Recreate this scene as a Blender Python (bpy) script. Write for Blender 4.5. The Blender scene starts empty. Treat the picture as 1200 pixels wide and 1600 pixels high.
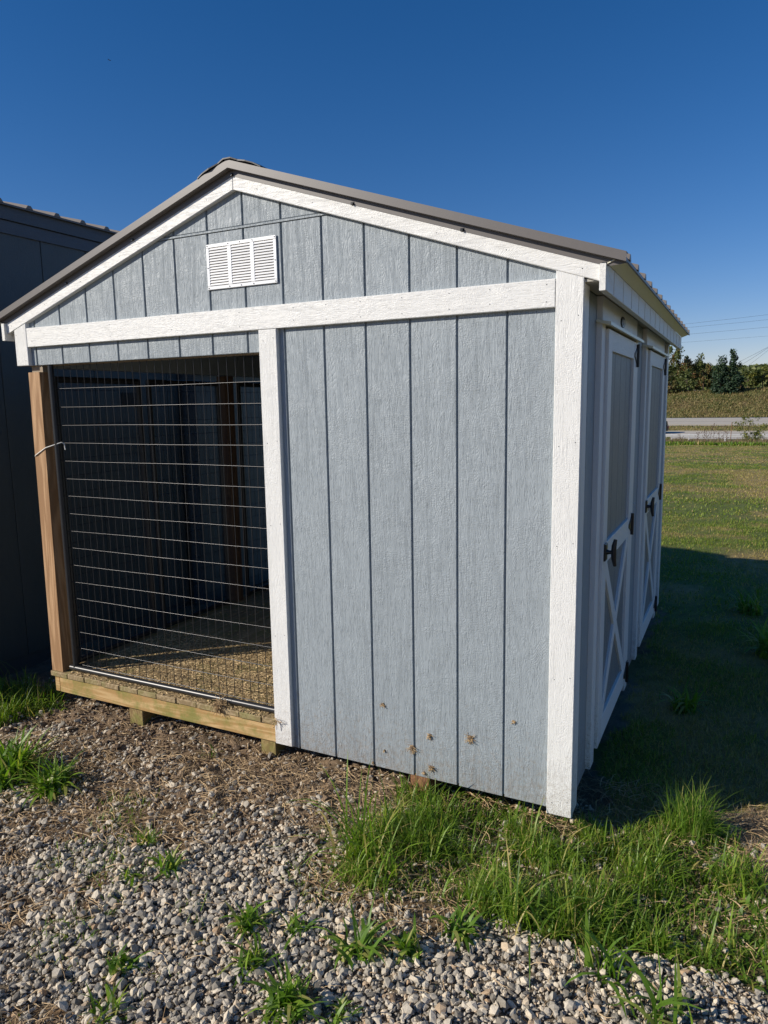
import bpy, bmesh, math, random
import numpy as np
from mathutils import Vector, Matrix

random.seed(7)
rng = np.random.default_rng(11)
IN = 0.0254
M = 1.0 / IN            # one metre in inches; all positions below are inches unless noted
scene = bpy.context.scene
COL = scene.collection

# ------------------------------------------------------------------ camera
YAW, PITCH, ROLL = -0.465589, -0.150139, -0.0172339
fw = Vector((math.sin(YAW)*math.cos(PITCH), math.cos(YAW)*math.cos(PITCH), math.sin(PITCH)))
rt = Vector((math.cos(YAW), -math.sin(YAW), 0)); up = rt.cross(fw)
r2 = rt*math.cos(ROLL) + up*math.sin(ROLL); u2 = up*math.cos(ROLL) - rt*math.sin(ROLL)
cam_d = bpy.data.cameras.new('camera'); cam = bpy.data.objects.new('camera', cam_d); COL.objects.link(cam)
mw = Matrix.Identity(4)
for i in range(3):
    mw[i][0] = r2[i]; mw[i][1] = u2[i]; mw[i][2] = -fw[i]
CAMP = Vector((140.074, -106.091, 64.534))
mw.translation = CAMP*IN
cam.matrix_world = mw
cam_d.sensor_fit = 'HORIZONTAL'; cam_d.sensor_width = 36.0; cam_d.lens = 1109/1200*36
cam_d.clip_start = 0.05; cam_d.clip_end = 5000
scene.camera = cam

# ------------------------------------------------------------------ sky, sun, exposure
to_sun = Vector((-1.1, -1.0, 0.79)).normalized()
world = bpy.data.worlds.new('World'); scene.world = world; world.use_nodes = True
wn = world.node_tree.nodes; wl = world.node_tree.links
bg = wn['Background']
sky = wn.new('ShaderNodeTexSky'); sky.sky_type = 'NISHITA'; sky.sun_disc = False
sky.sun_elevation = math.asin(to_sun.z)
sky.sun_rotation = math.atan2(to_sun.x, to_sun.y)
sky.altitude = 300; sky.air_density = 1.0; sky.dust_density = 0.1; sky.ozone_density = 4.0
hs = wn.new('ShaderNodeHueSaturation'); hs.inputs['Saturation'].default_value = 1.30
tint = wn.new('ShaderNodeMix'); tint.data_type = 'RGBA'; tint.blend_type = 'MULTIPLY'; tint.inputs[0].default_value = 1.0
tint.inputs[7].default_value = (1.08, 0.885, 1.0, 1)
wl.new(sky.outputs[0], hs.inputs['Color']); wl.new(hs.outputs[0], tint.inputs[6]); wl.new(tint.outputs[2], bg.inputs[0]); bg.inputs[1].default_value = 0.09
sun_d = bpy.data.lights.new('sun', 'SUN'); sun_d.energy = 5.0; sun_d.angle = math.radians(0.53)
sun_d.color = (1.0, 0.925, 0.81)
sun = bpy.data.objects.new('sun', sun_d); COL.objects.link(sun)
sun.rotation_euler = to_sun.to_track_quat('Z', 'Y').to_euler()
sun.location = to_sun*20
scene.view_settings.view_transform = 'Standard'; scene.view_settings.look = 'None'
scene.view_settings.exposure = 0.08; scene.view_settings.gamma = 1.0
scene.view_settings.use_curve_mapping = False
scene.render.engine = 'CYCLES'

# ------------------------------------------------------------------ materials
def mat(name):
    m = bpy.data.materials.new(name); m.use_nodes = True
    nt = m.node_tree; b = nt.nodes['Principled BSDF']
    return m, nt, b
def N(nt, t, **kw):
    n = nt.nodes.new(t)
    for k, v in kw.items():
        if k.startswith('i_'):
            key = k[2:]; key = int(key) if key.isdigit() else key.replace('_', ' ')
            n.inputs[key].default_value = v
        else: setattr(n, k, v)
    return n
def ramp(nt, stops, interp='LINEAR'):
    r = nt.nodes.new('ShaderNodeValToRGB'); r.color_ramp.interpolation = interp
    e = r.color_ramp.elements
    while len(e) < len(stops): e.new(0.5)
    for i, (p, c) in enumerate(stops):
        e[i].position = p; e[i].color = (*c, 1) if len(c) == 3 else c
    return r
def mixc(nt, a, b, fac, mode='MIX'):
    n = nt.nodes.new('ShaderNodeMix'); n.data_type = 'RGBA'; n.blend_type = mode
    def put(sock, v):
        if hasattr(v, 'links'): nt.links.new(v, sock)
        elif isinstance(v, (int, float)): sock.default_value = v
        else: sock.default_value = (*v, 1)
    put(n.inputs[0], fac); put(n.inputs[6], a); put(n.inputs[7], b)
    return n.outputs[2]
def mth(nt, op, a, b=None, c=None):
    n = nt.nodes.new('ShaderNodeMath'); n.operation = op
    for i, v in enumerate((a, b, c)):
        if v is None: continue
        if hasattr(v, 'links'): nt.links.new(v, n.inputs[i])
        else: n.inputs[i].default_value = v
    return n.outputs[0]
def coords(nt, scale, rnd=True):
    tc = nt.nodes.new('ShaderNodeTexCoord'); v = tc.outputs['Object']
    if rnd:
        oi = nt.nodes.new('ShaderNodeObjectInfo')
        vm = N(nt, 'ShaderNodeVectorMath', operation='SCALE'); vm.inputs[0].default_value = (7.3, 5.1, 9.7)
        nt.links.new(oi.outputs['Random'], vm.inputs['Scale'])
        ad = N(nt, 'ShaderNodeVectorMath', operation='ADD'); nt.links.new(v, ad.inputs[0]); nt.links.new(vm.outputs[0], ad.inputs[1]); v = ad.outputs[0]
    mp = nt.nodes.new('ShaderNodeMapping'); mp.inputs['Scale'].default_value = scale
    nt.links.new(v, mp.inputs[0]); return mp.outputs[0]
def noise(nt, vec, scale, detail=3, rough=0.55, dist=0.0):
    n = N(nt, 'ShaderNodeTexNoise'); n.inputs['Scale'].default_value = scale; n.inputs['Detail'].default_value = detail
    n.inputs['Roughness'].default_value = rough; n.inputs['Distortion'].default_value = dist
    nt.links.new(vec, n.inputs['Vector']); return n.outputs['Fac']

def painted_wood(name, col, axis, rough=0.45, strength=0.8, dirt=0.0, sizing=1.0):
    """embossed wood-grain siding under paint; axis = direction of the grain"""
    m, nt, b = mat(name)
    a, l = 1.0, 0.085
    sc = {'x': (l, a, a), 'y': (a, l, a), 'z': (a, a, l)}[axis]
    v = coords(nt, sc)
    g1 = noise(nt, v, 240*sizing, 3, 0.6, 0.6)                       # fine grain lines
    l2 = 0.16; sc2 = {'x': (l2, a, a), 'y': (a, l2, a), 'z': (a, a, l2)}[axis]
    v2 = coords(nt, sc2)
    w = noise(nt, v2, 14*sizing, 2, 0.5, 0.3)                       # slow cathedral shapes
    ws = mth(nt, 'SINE', mth(nt, 'MULTIPLY', w, 150.0))
    ridge = mth(nt, 'POWER', mth(nt, 'ABSOLUTE', ws), 0.6)
    sc3 = {'x': (1, .45, .45), 'y': (.45, 1, .45), 'z': (.45, .45, 1)}[axis]
    v3 = coords(nt, sc3)
    rough_saw = noise(nt, v3, 230*sizing, 2, 0.5, 0.4)                # crosswise saw ticks
    sel = noise(nt, coords(nt, sc3), 9.0, 2)
    selr = ramp(nt, [(0.42, (0, 0, 0)), (0.58, (1, 1, 1))]); nt.links.new(sel, selr.inputs[0])
    saw = mth(nt, 'MULTIPLY', rough_saw, selr.outputs[0])
    gr = ramp(nt, [(0.32, (0, 0, 0)), (0.46, (1, 1, 1))]); nt.links.new(g1, gr.inputs[0])
    h = mth(nt, 'ADD', mth(nt, 'MULTIPLY', gr.outputs[0], 0.55), mth(nt, 'MULTIPLY', saw, 0.9))
    h = mth(nt, 'ADD', h, mth(nt, 'MULTIPLY', ridge, 0.30))
    bp = N(nt, 'ShaderNodeBump'); bp.inputs['Strength'].default_value = strength; bp.inputs['Distance'].default_value = 0.0024
    nt.links.new(h, bp.inputs['Height']); nt.links.new(bp.outputs[0], b.inputs['Normal'])
    tone = noise(nt, coords(nt, (1, 1, 1)), 3.0, 4)
    c = mixc(nt, tuple(x*0.95 for x in col), tuple(min(x*1.04, .9) for x in col), tone)
    oi = nt.nodes.new('ShaderNodeObjectInfo')
    c = mixc(nt, c, tuple(x*0.93 for x in col), mth(nt, 'MULTIPLY', oi.outputs['Random'], 0.5))
    # grime flecks in the deepest grain
    fl = ramp(nt, [(0.24, (1, 1, 1)), (0.33, (0, 0, 0))]); nt.links.new(g1, fl.inputs[0])
    c = mixc(nt, c, tuple(x*0.62 for x in col), mth(nt, 'MULTIPLY', fl.outputs[0], 0.22))
    if dirt > 0:
        tc = nt.nodes.new('ShaderNodeTexCoord'); sp = N(nt, 'ShaderNodeSeparateXYZ'); nt.links.new(tc.outputs['Object'], sp.inputs[0])
        d1 = noise(nt, coords(nt, (1, 1, 1), False), 42.0, 4, 0.7)
        fall = N(nt, 'ShaderNodeMapRange'); fall.inputs[1].default_value = 0.55; fall.inputs[2].default_value = 0.0
        fall.inputs[3].default_value = 0.0; fall.inputs[4].default_value = 0.30
        nt.links.new(sp.outputs[2], fall.inputs[0])
        dm = mth(nt, 'ADD', d1, fall.outputs[0])
        dr = ramp(nt, [(0.70, (0, 0, 0)), (0.92, (1, 1, 1))]); nt.links.new(dm, dr.inputs[0])
        c = mixc(nt, c, (0.22, 0.15, 0.085), mth(nt, 'MULTIPLY', dr.outputs[0], dirt*0.45))
    if dirt > 0:
        sn = noise(nt, coords(nt, (1, 1, 1), False), 260.0, 2, 0.5)
        f2 = N(nt, 'ShaderNodeMapRange'); f2.inputs[1].default_value = 0.42; f2.inputs[2].default_value = 0.0
        f2.inputs[3].default_value = 0.0; f2.inputs[4].default_value = 0.16
        nt.links.new(sp.outputs[2], f2.inputs[0])
        sr = ramp(nt, [(0.70, (0, 0, 0)), (0.76, (1, 1, 1))]); nt.links.new(mth(nt, 'ADD', sn, f2.outputs[0]), sr.inputs[0])
        c = mixc(nt, c, (0.20, 0.13, 0.07), mth(nt, 'MULTIPLY', sr.outputs[0], 0.55))
    nt.links.new(c, b.inputs['Base Color'])
    b.inputs['Roughness'].default_value = rough
    b.inputs['Specular IOR Level'].default_value = 0.5
    return m

SID = (0.315, 0.358, 0.388)
m_siding = painted_wood('siding_paint', SID, 'z', 0.52, 0.95, 0.9)
m_siding_back = painted_wood('siding_paint_groove', tuple(x*0.8 for x in SID), 'z', 0.6, 0.4)
m_trim_v = painted_wood('white_trim_vertical', (0.78, 0.78, 0.76), 'z', 0.45, 0.6, 0.7)
m_trim_h = painted_wood('white_trim_horizontal', (0.78, 0.78, 0.76), 'x', 0.45, 0.6)
m_trim_y = painted_wood('white_trim_depth', (0.78, 0.78, 0.75), 'y', 0.45, 0.6)
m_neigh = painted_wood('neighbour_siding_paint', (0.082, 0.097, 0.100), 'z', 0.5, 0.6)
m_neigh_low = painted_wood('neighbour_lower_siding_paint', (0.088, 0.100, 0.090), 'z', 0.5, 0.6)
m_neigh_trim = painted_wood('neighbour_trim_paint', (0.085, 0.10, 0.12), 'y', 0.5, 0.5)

def simple(name, col, rough=0.5, metal=0.0, bump=0.0, bscale=60, var=0.12, spec=0.5):
    m, nt, b = mat(name)
    v = coords(nt, (1, 1, 1)); n = noise(nt, v, bscale, 4)
    c = mixc(nt, tuple(x*(1-var) for x in col), tuple(min(1, x*(1+var)) for x in col), n)
    nt.links.new(c, b.inputs['Base Color']); b.inputs['Roughness'].default_value = rough; b.inputs['Metallic'].default_value = metal
    b.inputs['Specular IOR Level'].default_value = spec
    if bump:
        bp = N(nt, 'ShaderNodeBump'); bp.inputs['Strength'].default_value = bump; bp.inputs['Distance'].default_value = 0.002
        nt.links.new(n, bp.inputs['Height']); nt.links.new(bp.outputs[0], b.inputs['Normal'])
    return m
m_roof = simple('roof_metal_brown_grey', (0.135, 0.122, 0.115), 0.42, 0.0, 0.05, 25, 0.05)
m_roof_rust = simple('roof_metal_ribbed', (0.20, 0.175, 0.15), 0.45, 0.0, 0.1, 25, 0.15)
m_cap = simple('black_ridge_cap', (0.018, 0.018, 0.020), 0.45, 0, 0.3, 40, 0.3)
m_black = simple('black_powder_coat', (0.014, 0.014, 0.016), 0.32, 0.0, 0.1, 90, 0.3)
m_wire = simple('dark_wire', (0.05, 0.05, 0.053), 0.33, 0.5, 0.0, 9, 0.1)
m_tube = simple('black_tube', (0.022, 0.023, 0.026), 0.34, 0.0, 0.05, 50, 0.2)
m_vent = simple('vent_aluminium_white', (0.80, 0.80, 0.79), 0.30, 0.25, 0.05, 90, 0.03)
m_ventback = simple('vent_screen_dark', (0.02, 0.02, 0.022), 0.8)
m_drip = simple('drip_cap_pale_vinyl', (0.76, 0.74, 0.58), 0.35, 0, 0.05, 20, 0.08)
m_soffit = simple('soffit_panel', (0.42, 0.40, 0.35), 0.6, 0, 0.2, 30, 0.1)
m_steel = simple('galvanised_steel', (0.55, 0.57, 0.58), 0.35, 0.8, 0.1, 60, 0.2)
m_interior = simple('interior_sheathing', (0.30, 0.24, 0.17), 0.8, 0, 0.3, 50, 0.25)

def wood_mat(name, c1, c2, axis, algae=0.0, scale=1.0):
    m, nt, b = mat(name)
    l = 0.07; sc = {'x': (l, 1, 1), 'y': (1, l, 1), 'z': (1, 1, l)}[axis]
    v = coords(nt, sc); n = noise(nt, v, 55*scale, 4, 0.6, 1.2)
    v1 = coords(nt, sc); n2 = noise(nt, v1, 9*scale, 2, 0.5, 0.6)
    s = mth(nt, 'SINE', mth(nt, 'MULTIPLY', n2, 60.0))
    f = mth(nt, 'ADD', mth(nt, 'MULTIPLY', n, 0.7), mth(nt, 'MULTIPLY', s, 0.16))
    r = ramp(nt, [(0.25, c2), (0.6, c1)]); nt.links.new(f, r.inputs[0]); c = r.outputs[0]
    # knots
    vo = N(nt, 'ShaderNodeTexVoronoi'); vo.inputs['Scale'].default_value = 3.2
    k = {'x': (0.8, 2, 2), 'y': (2, .8, 2), 'z': (2, 2, .8)}[axis]
    nt.links.new(coords(nt, k), vo.inputs['Vector'])
    kr = ramp(nt, [(0.05, (1, 1, 1)), (0.10, (0, 0, 0))]); nt.links.new(vo.outputs['Distance'], kr.inputs[0])
    c = mixc(nt, c, tuple(x*0.35 for x in c2), mth(nt, 'MULTIPLY', kr.outputs[0], 0.8))
    if algae:
        a = noise(nt, coords(nt, (1, 1, 1)), 7.0, 5, 0.65)
        ar = ramp(nt, [(0.45, (0, 0, 0)), (0.62, (1, 1, 1))]); nt.links.new(a, ar.inputs[0])
        c = mixc(nt, c, (0.17, 0.19, 0.035), mth(nt, 'MULTIPLY', ar.outputs[0], algae))
    nt.links.new(c, b.inputs['Base Color']); b.inputs['Roughness'].default_value = 0.75
    bp = N(nt, 'ShaderNodeBump'); bp.inputs['Strength'].default_value = 0.5; bp.inputs['Distance'].default_value = 0.0012
    nt.links.new(f, bp.inputs['Height']); nt.links.new(bp.outputs[0], b.inputs['Normal'])
    return m
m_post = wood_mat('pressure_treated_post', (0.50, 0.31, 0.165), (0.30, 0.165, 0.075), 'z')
m_rim = wood_mat('pressure_treated_joist', (0.58, 0.40, 0.19), (0.40, 0.24, 0.09), 'x', 0.75)
m_plank = wood_mat('deck_plank', (0.40, 0.30, 0.17), (0.24, 0.17, 0.085), 'y', 0.45)
m_skid = wood_mat('skid_timber', (0.33, 0.25, 0.10), (0.2, 0.13, 0.05), 'y', 0.7)
m_skid2 = wood_mat('skid_timber_dry', (0.30, 0.15, 0.07), (0.18, 0.085, 0.04), 'y', 0.0)

# ------------------------------------------------------------------ mesh helpers
def finish(o, parent=None, kind=None, label=None, cat=None, group=None):
    if parent is not None:
        o.parent = parent
        o.matrix_parent_inverse = Matrix.Translation(-parent_loc(parent))
    if kind: o['kind'] = kind
    if label: o['label'] = label
    if cat: o['category'] = cat
    if group: o['group'] = group
    return o
def parent_loc(p):
    return Vector(p.location)
def empty(name, loc, label, cat, group=None):
    o = bpy.data.objects.new(name, None); COL.objects.link(o); o.location = Vector(loc)*IN
    o.empty_display_size = 0.2
    return finish(o, None, None, label, cat, group)

class MB:
    def __init__(s): s.v = []; s.f = []; s.sm = []
    def add(s, verts, faces, smooth=False):
        n = len(s.v); s.v += [tuple(p) for p in verts]; s.f += [tuple(i+n for i in f) for f in faces]; s.sm += [smooth]*len(faces)
    def box(s, x0, x1, y0, y1, z0, z1):
        s.add([(x0,y0,z0),(x1,y0,z0),(x1,y1,z0),(x0,y1,z0),(x0,y0,z1),(x1,y0,z1),(x1,y1,z1),(x0,y1,z1)],
              [(0,3,2,1),(4,5,6,7),(0,1,5,4),(1,2,6,5),(2,3,7,6),(3,0,4,7)])
    def ext(s, poly, axis, back, front, ch=0.08, both=False):
        """convex polygon poly given in the plane across `axis`, pushed from back to front with a chamfer round the front"""
        n = len(poly)
        def inset(d):
            out = []; ar = sum(poly[i][0]*poly[(i+1) % n][1]-poly[(i+1) % n][0]*poly[i][1] for i in range(n)); sg = 1 if ar > 0 else -1
            for i in range(n):
                p0 = Vector(poly[i-1]); p1 = Vector(poly[i]); p2 = Vector(poly[(i+1) % n])
                e1 = (p1-p0).normalized(); e2 = (p2-p1).normalized()
                n1 = Vector((-e1.y, e1.x))*sg; n2 = Vector((-e2.y, e2.x))*sg
                k = 1+n1.dot(n2); m_ = (n1+n2)/max(k, 0.25)
                out.append(p1+m_*d)
            return out
        sgn = 1 if front > back else -1
        rings = [(poly, back), (poly, front-sgn*ch), (inset(ch), front)]
        if both: rings = [(inset(ch), back), (poly, back+sgn*ch), (poly, front-sgn*ch), (inset(ch), front)]
        V = []
        for pl, d in rings:
            for a, b_ in pl:
                V.append({'y': (a, d, b_), 'x': (d, a, b_), 'z': (a, b_, d)}[axis])
        F = [tuple(range(n)), tuple(range((len(rings)-1)*n, len(rings)*n))]
        for k in range(len(rings)-1):
            for i in range(n):
                j = (i+1) % n; F.append((k*n+i, k*n+j, (k+1)*n+j, (k+1)*n+i))
        s.add(V, F)
    def cbox(s, x0, x1, y0, y1, z0, z1, ch=0.08):
        s.ext([(x0, z0), (x1, z0), (x1, z1), (x0, z1)], 'y', y1, y0, ch, True)
    def tube(s, pts, r, n=8, taper=None, cap=True):
        pts = [Vector(p) for p in pts]; rings = []; prev = None
        for i, p in enumerate(pts):
            d = (pts[min(i+1, len(pts)-1)]-pts[max(i-1, 0)]).normalized()
            a = prev if prev is not None else (Vector((0, 0, 1)) if abs(d.z) < .9 else Vector((1, 0, 0)))
            u_ = (a-d*a.dot(d)).normalized(); w_ = d.cross(u_); prev = u_
            rr = r if taper is None else r*taper[i]
            rings.append([p+(u_*math.cos(2*math.pi*k/n)+w_*math.sin(2*math.pi*k/n))*rr for k in range(n)])
        V = [q for rg in rings for q in rg]; F = []
        for i in range(len(rings)-1):
            for k in range(n):
                j = (k+1) % n; F.append((i*n+k, i*n+j, (i+1)*n+j, (i+1)*n+k))
        s.add(V, F, True)
        if cap: s.add(rings[0], [tuple(range(n))]); s.add(rings[-1], [tuple(range(n))])
    def build(s, name, m, parent=None, **kw):
        me = bpy.data.meshes.new(name)
        me.from_pydata([(a*IN, b*IN, c*IN) for a, b, c in s.v], [], s.f)
        bm = bmesh.new(); bm.from_mesh(me); bmesh.ops.recalc_face_normals(bm, faces=bm.faces)
        bm.to_mesh(me); bm.free()
        me.polygons.foreach_set('use_smooth', s.sm)
        for mm in (m if isinstance(m, (list, tuple)) else [m]): me.materials.append(mm)
        o = bpy.data.objects.new(name, me); COL.objects.link(o)
        return finish(o, parent, **kw)
def clip(poly, a, b, c):
    """keep a*x+b*y<=c"""
    out = []
    for i in range(len(poly)):
        p, q_ = poly[i], poly[(i+1) % len(poly)]
        dp = a*p[0]+b*p[1]-c; dq = a*q_[0]+b*q_[1]-c
        if dp <= 0: out.append(p)
        if (dp < 0 < dq) or (dq < 0 < dp):
            t = dp/(dp-dq); out.append((p[0]+(q_[0]-p[0])*t, p[1]+(q_[1]-p[1])*t))
    return out
def np_mesh(name, V, F, m, attrs=None, smooth=False, parent=None, **kw):
    """V (n,3) metres, F (k,3|4) ints"""
    me = bpy.data.meshes.new(name); k = F.shape[1]
    me.vertices.add(len(V)); me.vertices.foreach_set('co', np.asarray(V, np.float32).ravel())
    me.loops.add(F.size); me.loops.foreach_set('vertex_index', F.astype(np.int32).ravel())
    me.polygons.add(len(F)); me.polygons.foreach_set('loop_start', np.arange(0, F.size, k, dtype=np.int32))
    me.polygons.foreach_set('loop_total', np.full(len(F), k, np.int32))
    me.update(calc_edges=True)
    me.polygons.foreach_set('use_smooth', np.full(len(F), smooth, bool))
    for an, arr in (attrs or {}).items():
        at = me.color_attributes.new(an, 'FLOAT_COLOR', 'POINT'); a4 = np.ones((len(V), 4), np.float32); a4[:, :3] = arr
        at.data.foreach_set('color', a4.ravel())
    me.materials.append(m)
    o = bpy.data.objects.new(name, me); COL.objects.link(o)
    return finish(o, parent, **kw)

# value noise in numpy
_perm = rng.random((256, 256))
def vnoise(x, y, f, seed=0):
    x = np.asarray(x)*f+seed*17.3; y = np.asarray(y)*f+seed*31.7
    xi = np.floor(x).astype(int); yi = np.floor(y).astype(int); fx = x-xi; fy = y-yi
    fx = fx*fx*(3-2*fx); fy = fy*fy*(3-2*fy)
    g = lambda a, b: _perm[a % 256, b % 256]
    return (g(xi, yi)*(1-fx)+g(xi+1, yi)*fx)*(1-fy)+(g(xi, yi+1)*(1-fx)+g(xi+1, yi+1)*fx)*fy
def fbm(x, y, f, o=4, seed=0):
    s = 0; a = 1; t = 0
    for i in range(o): s = s+a*vnoise(x, y, f*2**i, seed+i); t += a; a *= .5
    return s/t
def smooth(a, b, x):
    t = np.clip((x-a)/(b-a), 0, 1); return t*t*(3-2*t)

# ------------------------------------------------------------------ ground (metres)
X_M = lambda x: x*IN
prof_y = np.array([-400, 3.5, 70, 78, 84, 88, 92, 104, 106, 112, 128, 129.5, 134, 150, 158, 200, 330, 460, 700])
prof_z = np.array([-.12, -.12, -2.62, -3.15, -3.5, -3.35, -3.12, -2.60, -2.72, -2.32, -1.46, -1.5, -1.0, 2.9, 3.5, 3.8, 2.5, 3.0, 3.0])
def gz_base(x, y):
    z = np.interp(y, prof_y, prof_z)
    # dip towards the neighbouring shed on the left
    near = smooth(30, 10, y)
    z = z-0.14*smooth(-0.35, -1.1, x)*near
    z = z-0.05*smooth(-0.5, -1.6, y)*near            # gravel yard a touch lower
    z = z+0.040*smooth(-0.75, -0.2, y)*smooth(1.5, .6, y)*smooth(0, .3, x)*smooth(2.75, 2.0, x)   # soil banked against the front
    bump = (fbm(x, y, 0.35, 3, 3)-.5)*0.10*smooth(6, 12, y) + (fbm(x, y, 2.2, 3, 5)-.5)*0.05*smooth(30, 10, y)
    z = z+bump*(1-smooth(86, 90, y)*smooth(132, 128, y))
    z = z+(fbm(x, y, 0.12, 4, 9)-.5)*1.2*smooth(133, 140, y)*smooth(400, 200, y)
    return z
def inpoly(x, y, poly):
    x = np.asarray(x); y = np.asarray(y); c = np.zeros(x.shape, bool); n = len(poly)
    for i in range(n):
        x0, y0 = poly[i]; x1, y1 = poly[i-1]
        cond = ((y0 > y) != (y1 > y)) & (x < (x1-x0)*(y-y0)/((y1-y0) if y1 != y0 else 1e-9)+x0); c ^= cond
    return c
# zones, inches
GREEN = [(89,-18),(90.5,-9),(92,0),(97,6),(122,7),(123,3),(129,8),(137,16),(141,12),(146,-3),(165,-4),(200,-8),(200,-24),(160,-23),(146,-21.5),(132,-21.5),(122,-23),(108,-23.5),(95,-24),(89,-22)]
TANP = [(139,20),(141,12),(145,-1),(165,-2),(175,18),(168,30),(150,24)]
LGA = [(-60,4),(-1,5),(5,0),(2,-6),(-3,-14),(-60,-44)]
LGB = [(6,-23),(20,-22.5),(32,-22),(34,-28),(28,-33),(12,-31),(0,-28)]
SOIL = [(-30,-14),(1,-14),(16,-9),(35,-13),(48,-18),(66,-23),(80,-20),(92,-16),(98,4),(100,14),(-30,14)]
def wob(x, y, a=3.0, s=0): return x+(fbm(x, y, .12, 3, 20+s)-.5)*2*a, y+(fbm(x, y, .12, 3, 30+s)-.5)*2*a
def zones(x, y):
    """x,y inches -> dict of 0..1 masks"""
    xw, yw = wob(x, y, 4.0); x2, y2 = wob(x, y, 9.0, 5)
    lawn = ((yw > 9) & (x2 > 118)) | (y > 140) | (x < -60)&(y>-60) | ((x > 175) & (yw > -22)) | (y < -400)
    g = inpoly(xw, yw, GREEN); t = inpoly(xw, yw, TANP); a = inpoly(xw, yw, LGA); b = inpoly(xw, yw, LGB)
    s = inpoly(x2, y2, SOIL)
    return dict(green=g & ~t, tan=t, lgrass=a, lgb=b, soil=s & ~a, lawn=lawn & ~g & ~t)

def ground_color(x, y):
    z = zones(x, y); n = fbm(x, y, .09, 4, 40); n2 = fbm(x, y, .5, 3, 44)
    c = np.empty(x.shape+(3,)); c[:] = (0.20, 0.158, 0.108)                     # gravel fines
    c *= (0.75+0.5*n2)[..., None]
    pt = (fbm(x, y, .06, 4, 99) > .49)[..., None]; c = np.where(pt, np.array([.19, .125, .07])*(0.7+0.6*n2)[..., None], c)
    soil = np.stack([0.235+0*x, 0.165+0*x, 0.103+0*x], -1)*(0.6+0.8*n2)[..., None]
    c = np.where(z['soil'][..., None], soil, c)
    grs = np.stack([0.085+.05*n, 0.078+.03*n, 0.035+0*n], -1)*(0.7+0.6*n2)[..., None]
    c = np.where((z['green'] | z['lgrass'] | z['lgb'])[..., None], grs, c)
    tan = np.stack([0.26+0*x, 0.19+0*x, 0.11+0*x], -1)*(0.7+0.6*n2)[..., None]
    c = np.where(z['tan'][..., None], tan, c)
    lw = fbm(x, y, .012, 4, 50)*.6+fbm(x, y, .06, 3, 55)*.4
    k = smooth(.38, .62, lw)[..., None]
    lawn = (np.array([0.30, 0.225, 0.09])*(1-k)+np.array([0.125, 0.155, 0.03])*k)*(0.75+0.5*n2)[..., None]
    # a few worn sandy spots
    sp = (vnoise(x, y, .011, 77) > .93)[..., None]
    lawn = np.where(sp, lawn*.3+np.array([0.5, .40, .27])*.7, lawn)
    c = np.where(z['lawn'][..., None], lawn, c)
    far = ((y > 70*M) & (y < 91*M))[..., None]
    c = np.where(far, np.array([0.15, 0.12, 0.065])*(0.7+0.6*n)[..., None], c)
    bank = (y > 129*M)[..., None]; kb = smooth(.4, .65, fbm(x, y, .004, 4, 60))[..., None]
    c = np.where(bank, (np.array([0.21, 0.155, 0.07])*(1-kb)+np.array([0.11, 0.125, 0.035])*kb)*(0.7+0.6*fbm(x, y, .02, 3, 66))[..., None], c)
    return c
def vattr_mat(name, attr='Col', rough=0.9, bump=0.6, bscale=120.0, dist=0.01, extra=0.25, spec=0.3):
    m, nt, b = mat(name)
    a = N(nt, 'ShaderNodeAttribute', attribute_name=attr)
    v = coords(nt, (1, 1, 1), False); n = noise(nt, v, bscale, 5, 0.7)
    n1 = noise(nt, v, bscale*0.13, 4, 0.6)
    f = mth(nt, 'ADD', mth(nt, 'MULTIPLY', n, 0.6), mth(nt, 'MULTIPLY', n1, 0.4))
    r = ramp(nt, [(0.3, (1-extra*2,)*3), (0.7, (1+extra*1.2,)*3)]); nt.links.new(f, r.inputs[0])
    c = mixc(nt, a.outputs['Color'], r.outputs[0], 1.0, 'MULTIPLY')
    nt.links.new(c, b.inputs['Base Color']); b.inputs['Roughness'].default_value = rough
    b.inputs['Specular IOR Level'].default_value = spec
    bp = N(nt, 'ShaderNodeBump'); bp.inputs['Strength'].default_value = bump; bp.inputs['Distance'].default_value = dist
    nt.links.new(f, bp.inputs['Height']); nt.links.new(bp.outputs[0], b.inputs['Normal'])
    return m
m_ground = vattr_mat('ground_soil_and_grass', bump=0.9, bscale=90, dist=0.015, extra=0.3)

def axis_pts(spec):
    out = [np.arange(a, b, s) for a, b, s in spec]; return np.concatenate(out+[np.array([spec[-1][1]])])
gx = axis_pts([(-900, -200, 50), (-200, -40, 10), (-40, -12, 1.2), (-12, -2, .2), (-2, 5.2, .022), (5.2, 10, .15), (10, 40, 1.2), (40, 200, 10), (200, 900, 50)])
gy = axis_pts([(-400, -40, 30), (-40, -6, 2), (-6, -2.4, .2), (-2.4, 1.0, .022), (1.0, 4, .06), (4, 14, .2), (14, 70, .8), (70, 86, .5), (86, 160, .8), (160, 400, 8), (400, 1200, 50)])
GX, GY = np.meshgrid(gx, gy)
def soil_relief(x, y):     # metres: clods near the shed, ruts of gravel
    xi, yi = x/IN, y/IN
    s = inpoly(xi, yi, SOIL)
    a = (fbm(xi, yi, .35, 4, 80)-.5)*.030 + np.maximum(0, vnoise(xi, yi, .55, 84)-.62)*.06
    return np.where(s, a, (fbm(xi, yi, .3, 3, 88)-.5)*.018)
def gz(x, y):
    z = gz_base(x, y)
    near = (np.abs(x-1.6) < 4) & (y > -2.5) & (y < 1.2)
    return np.where(near, z+soil_relief(x, y), z)
GZ = gz(GX, GY)
H, W = GX.shape
idx = np.arange(H*W).reshape(H, W)
F = np.stack([idx[:-1, :-1], idx[:-1, 1:], idx[1:, 1:], idx[1:, :-1]], -1).reshape(-1, 4)
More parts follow.
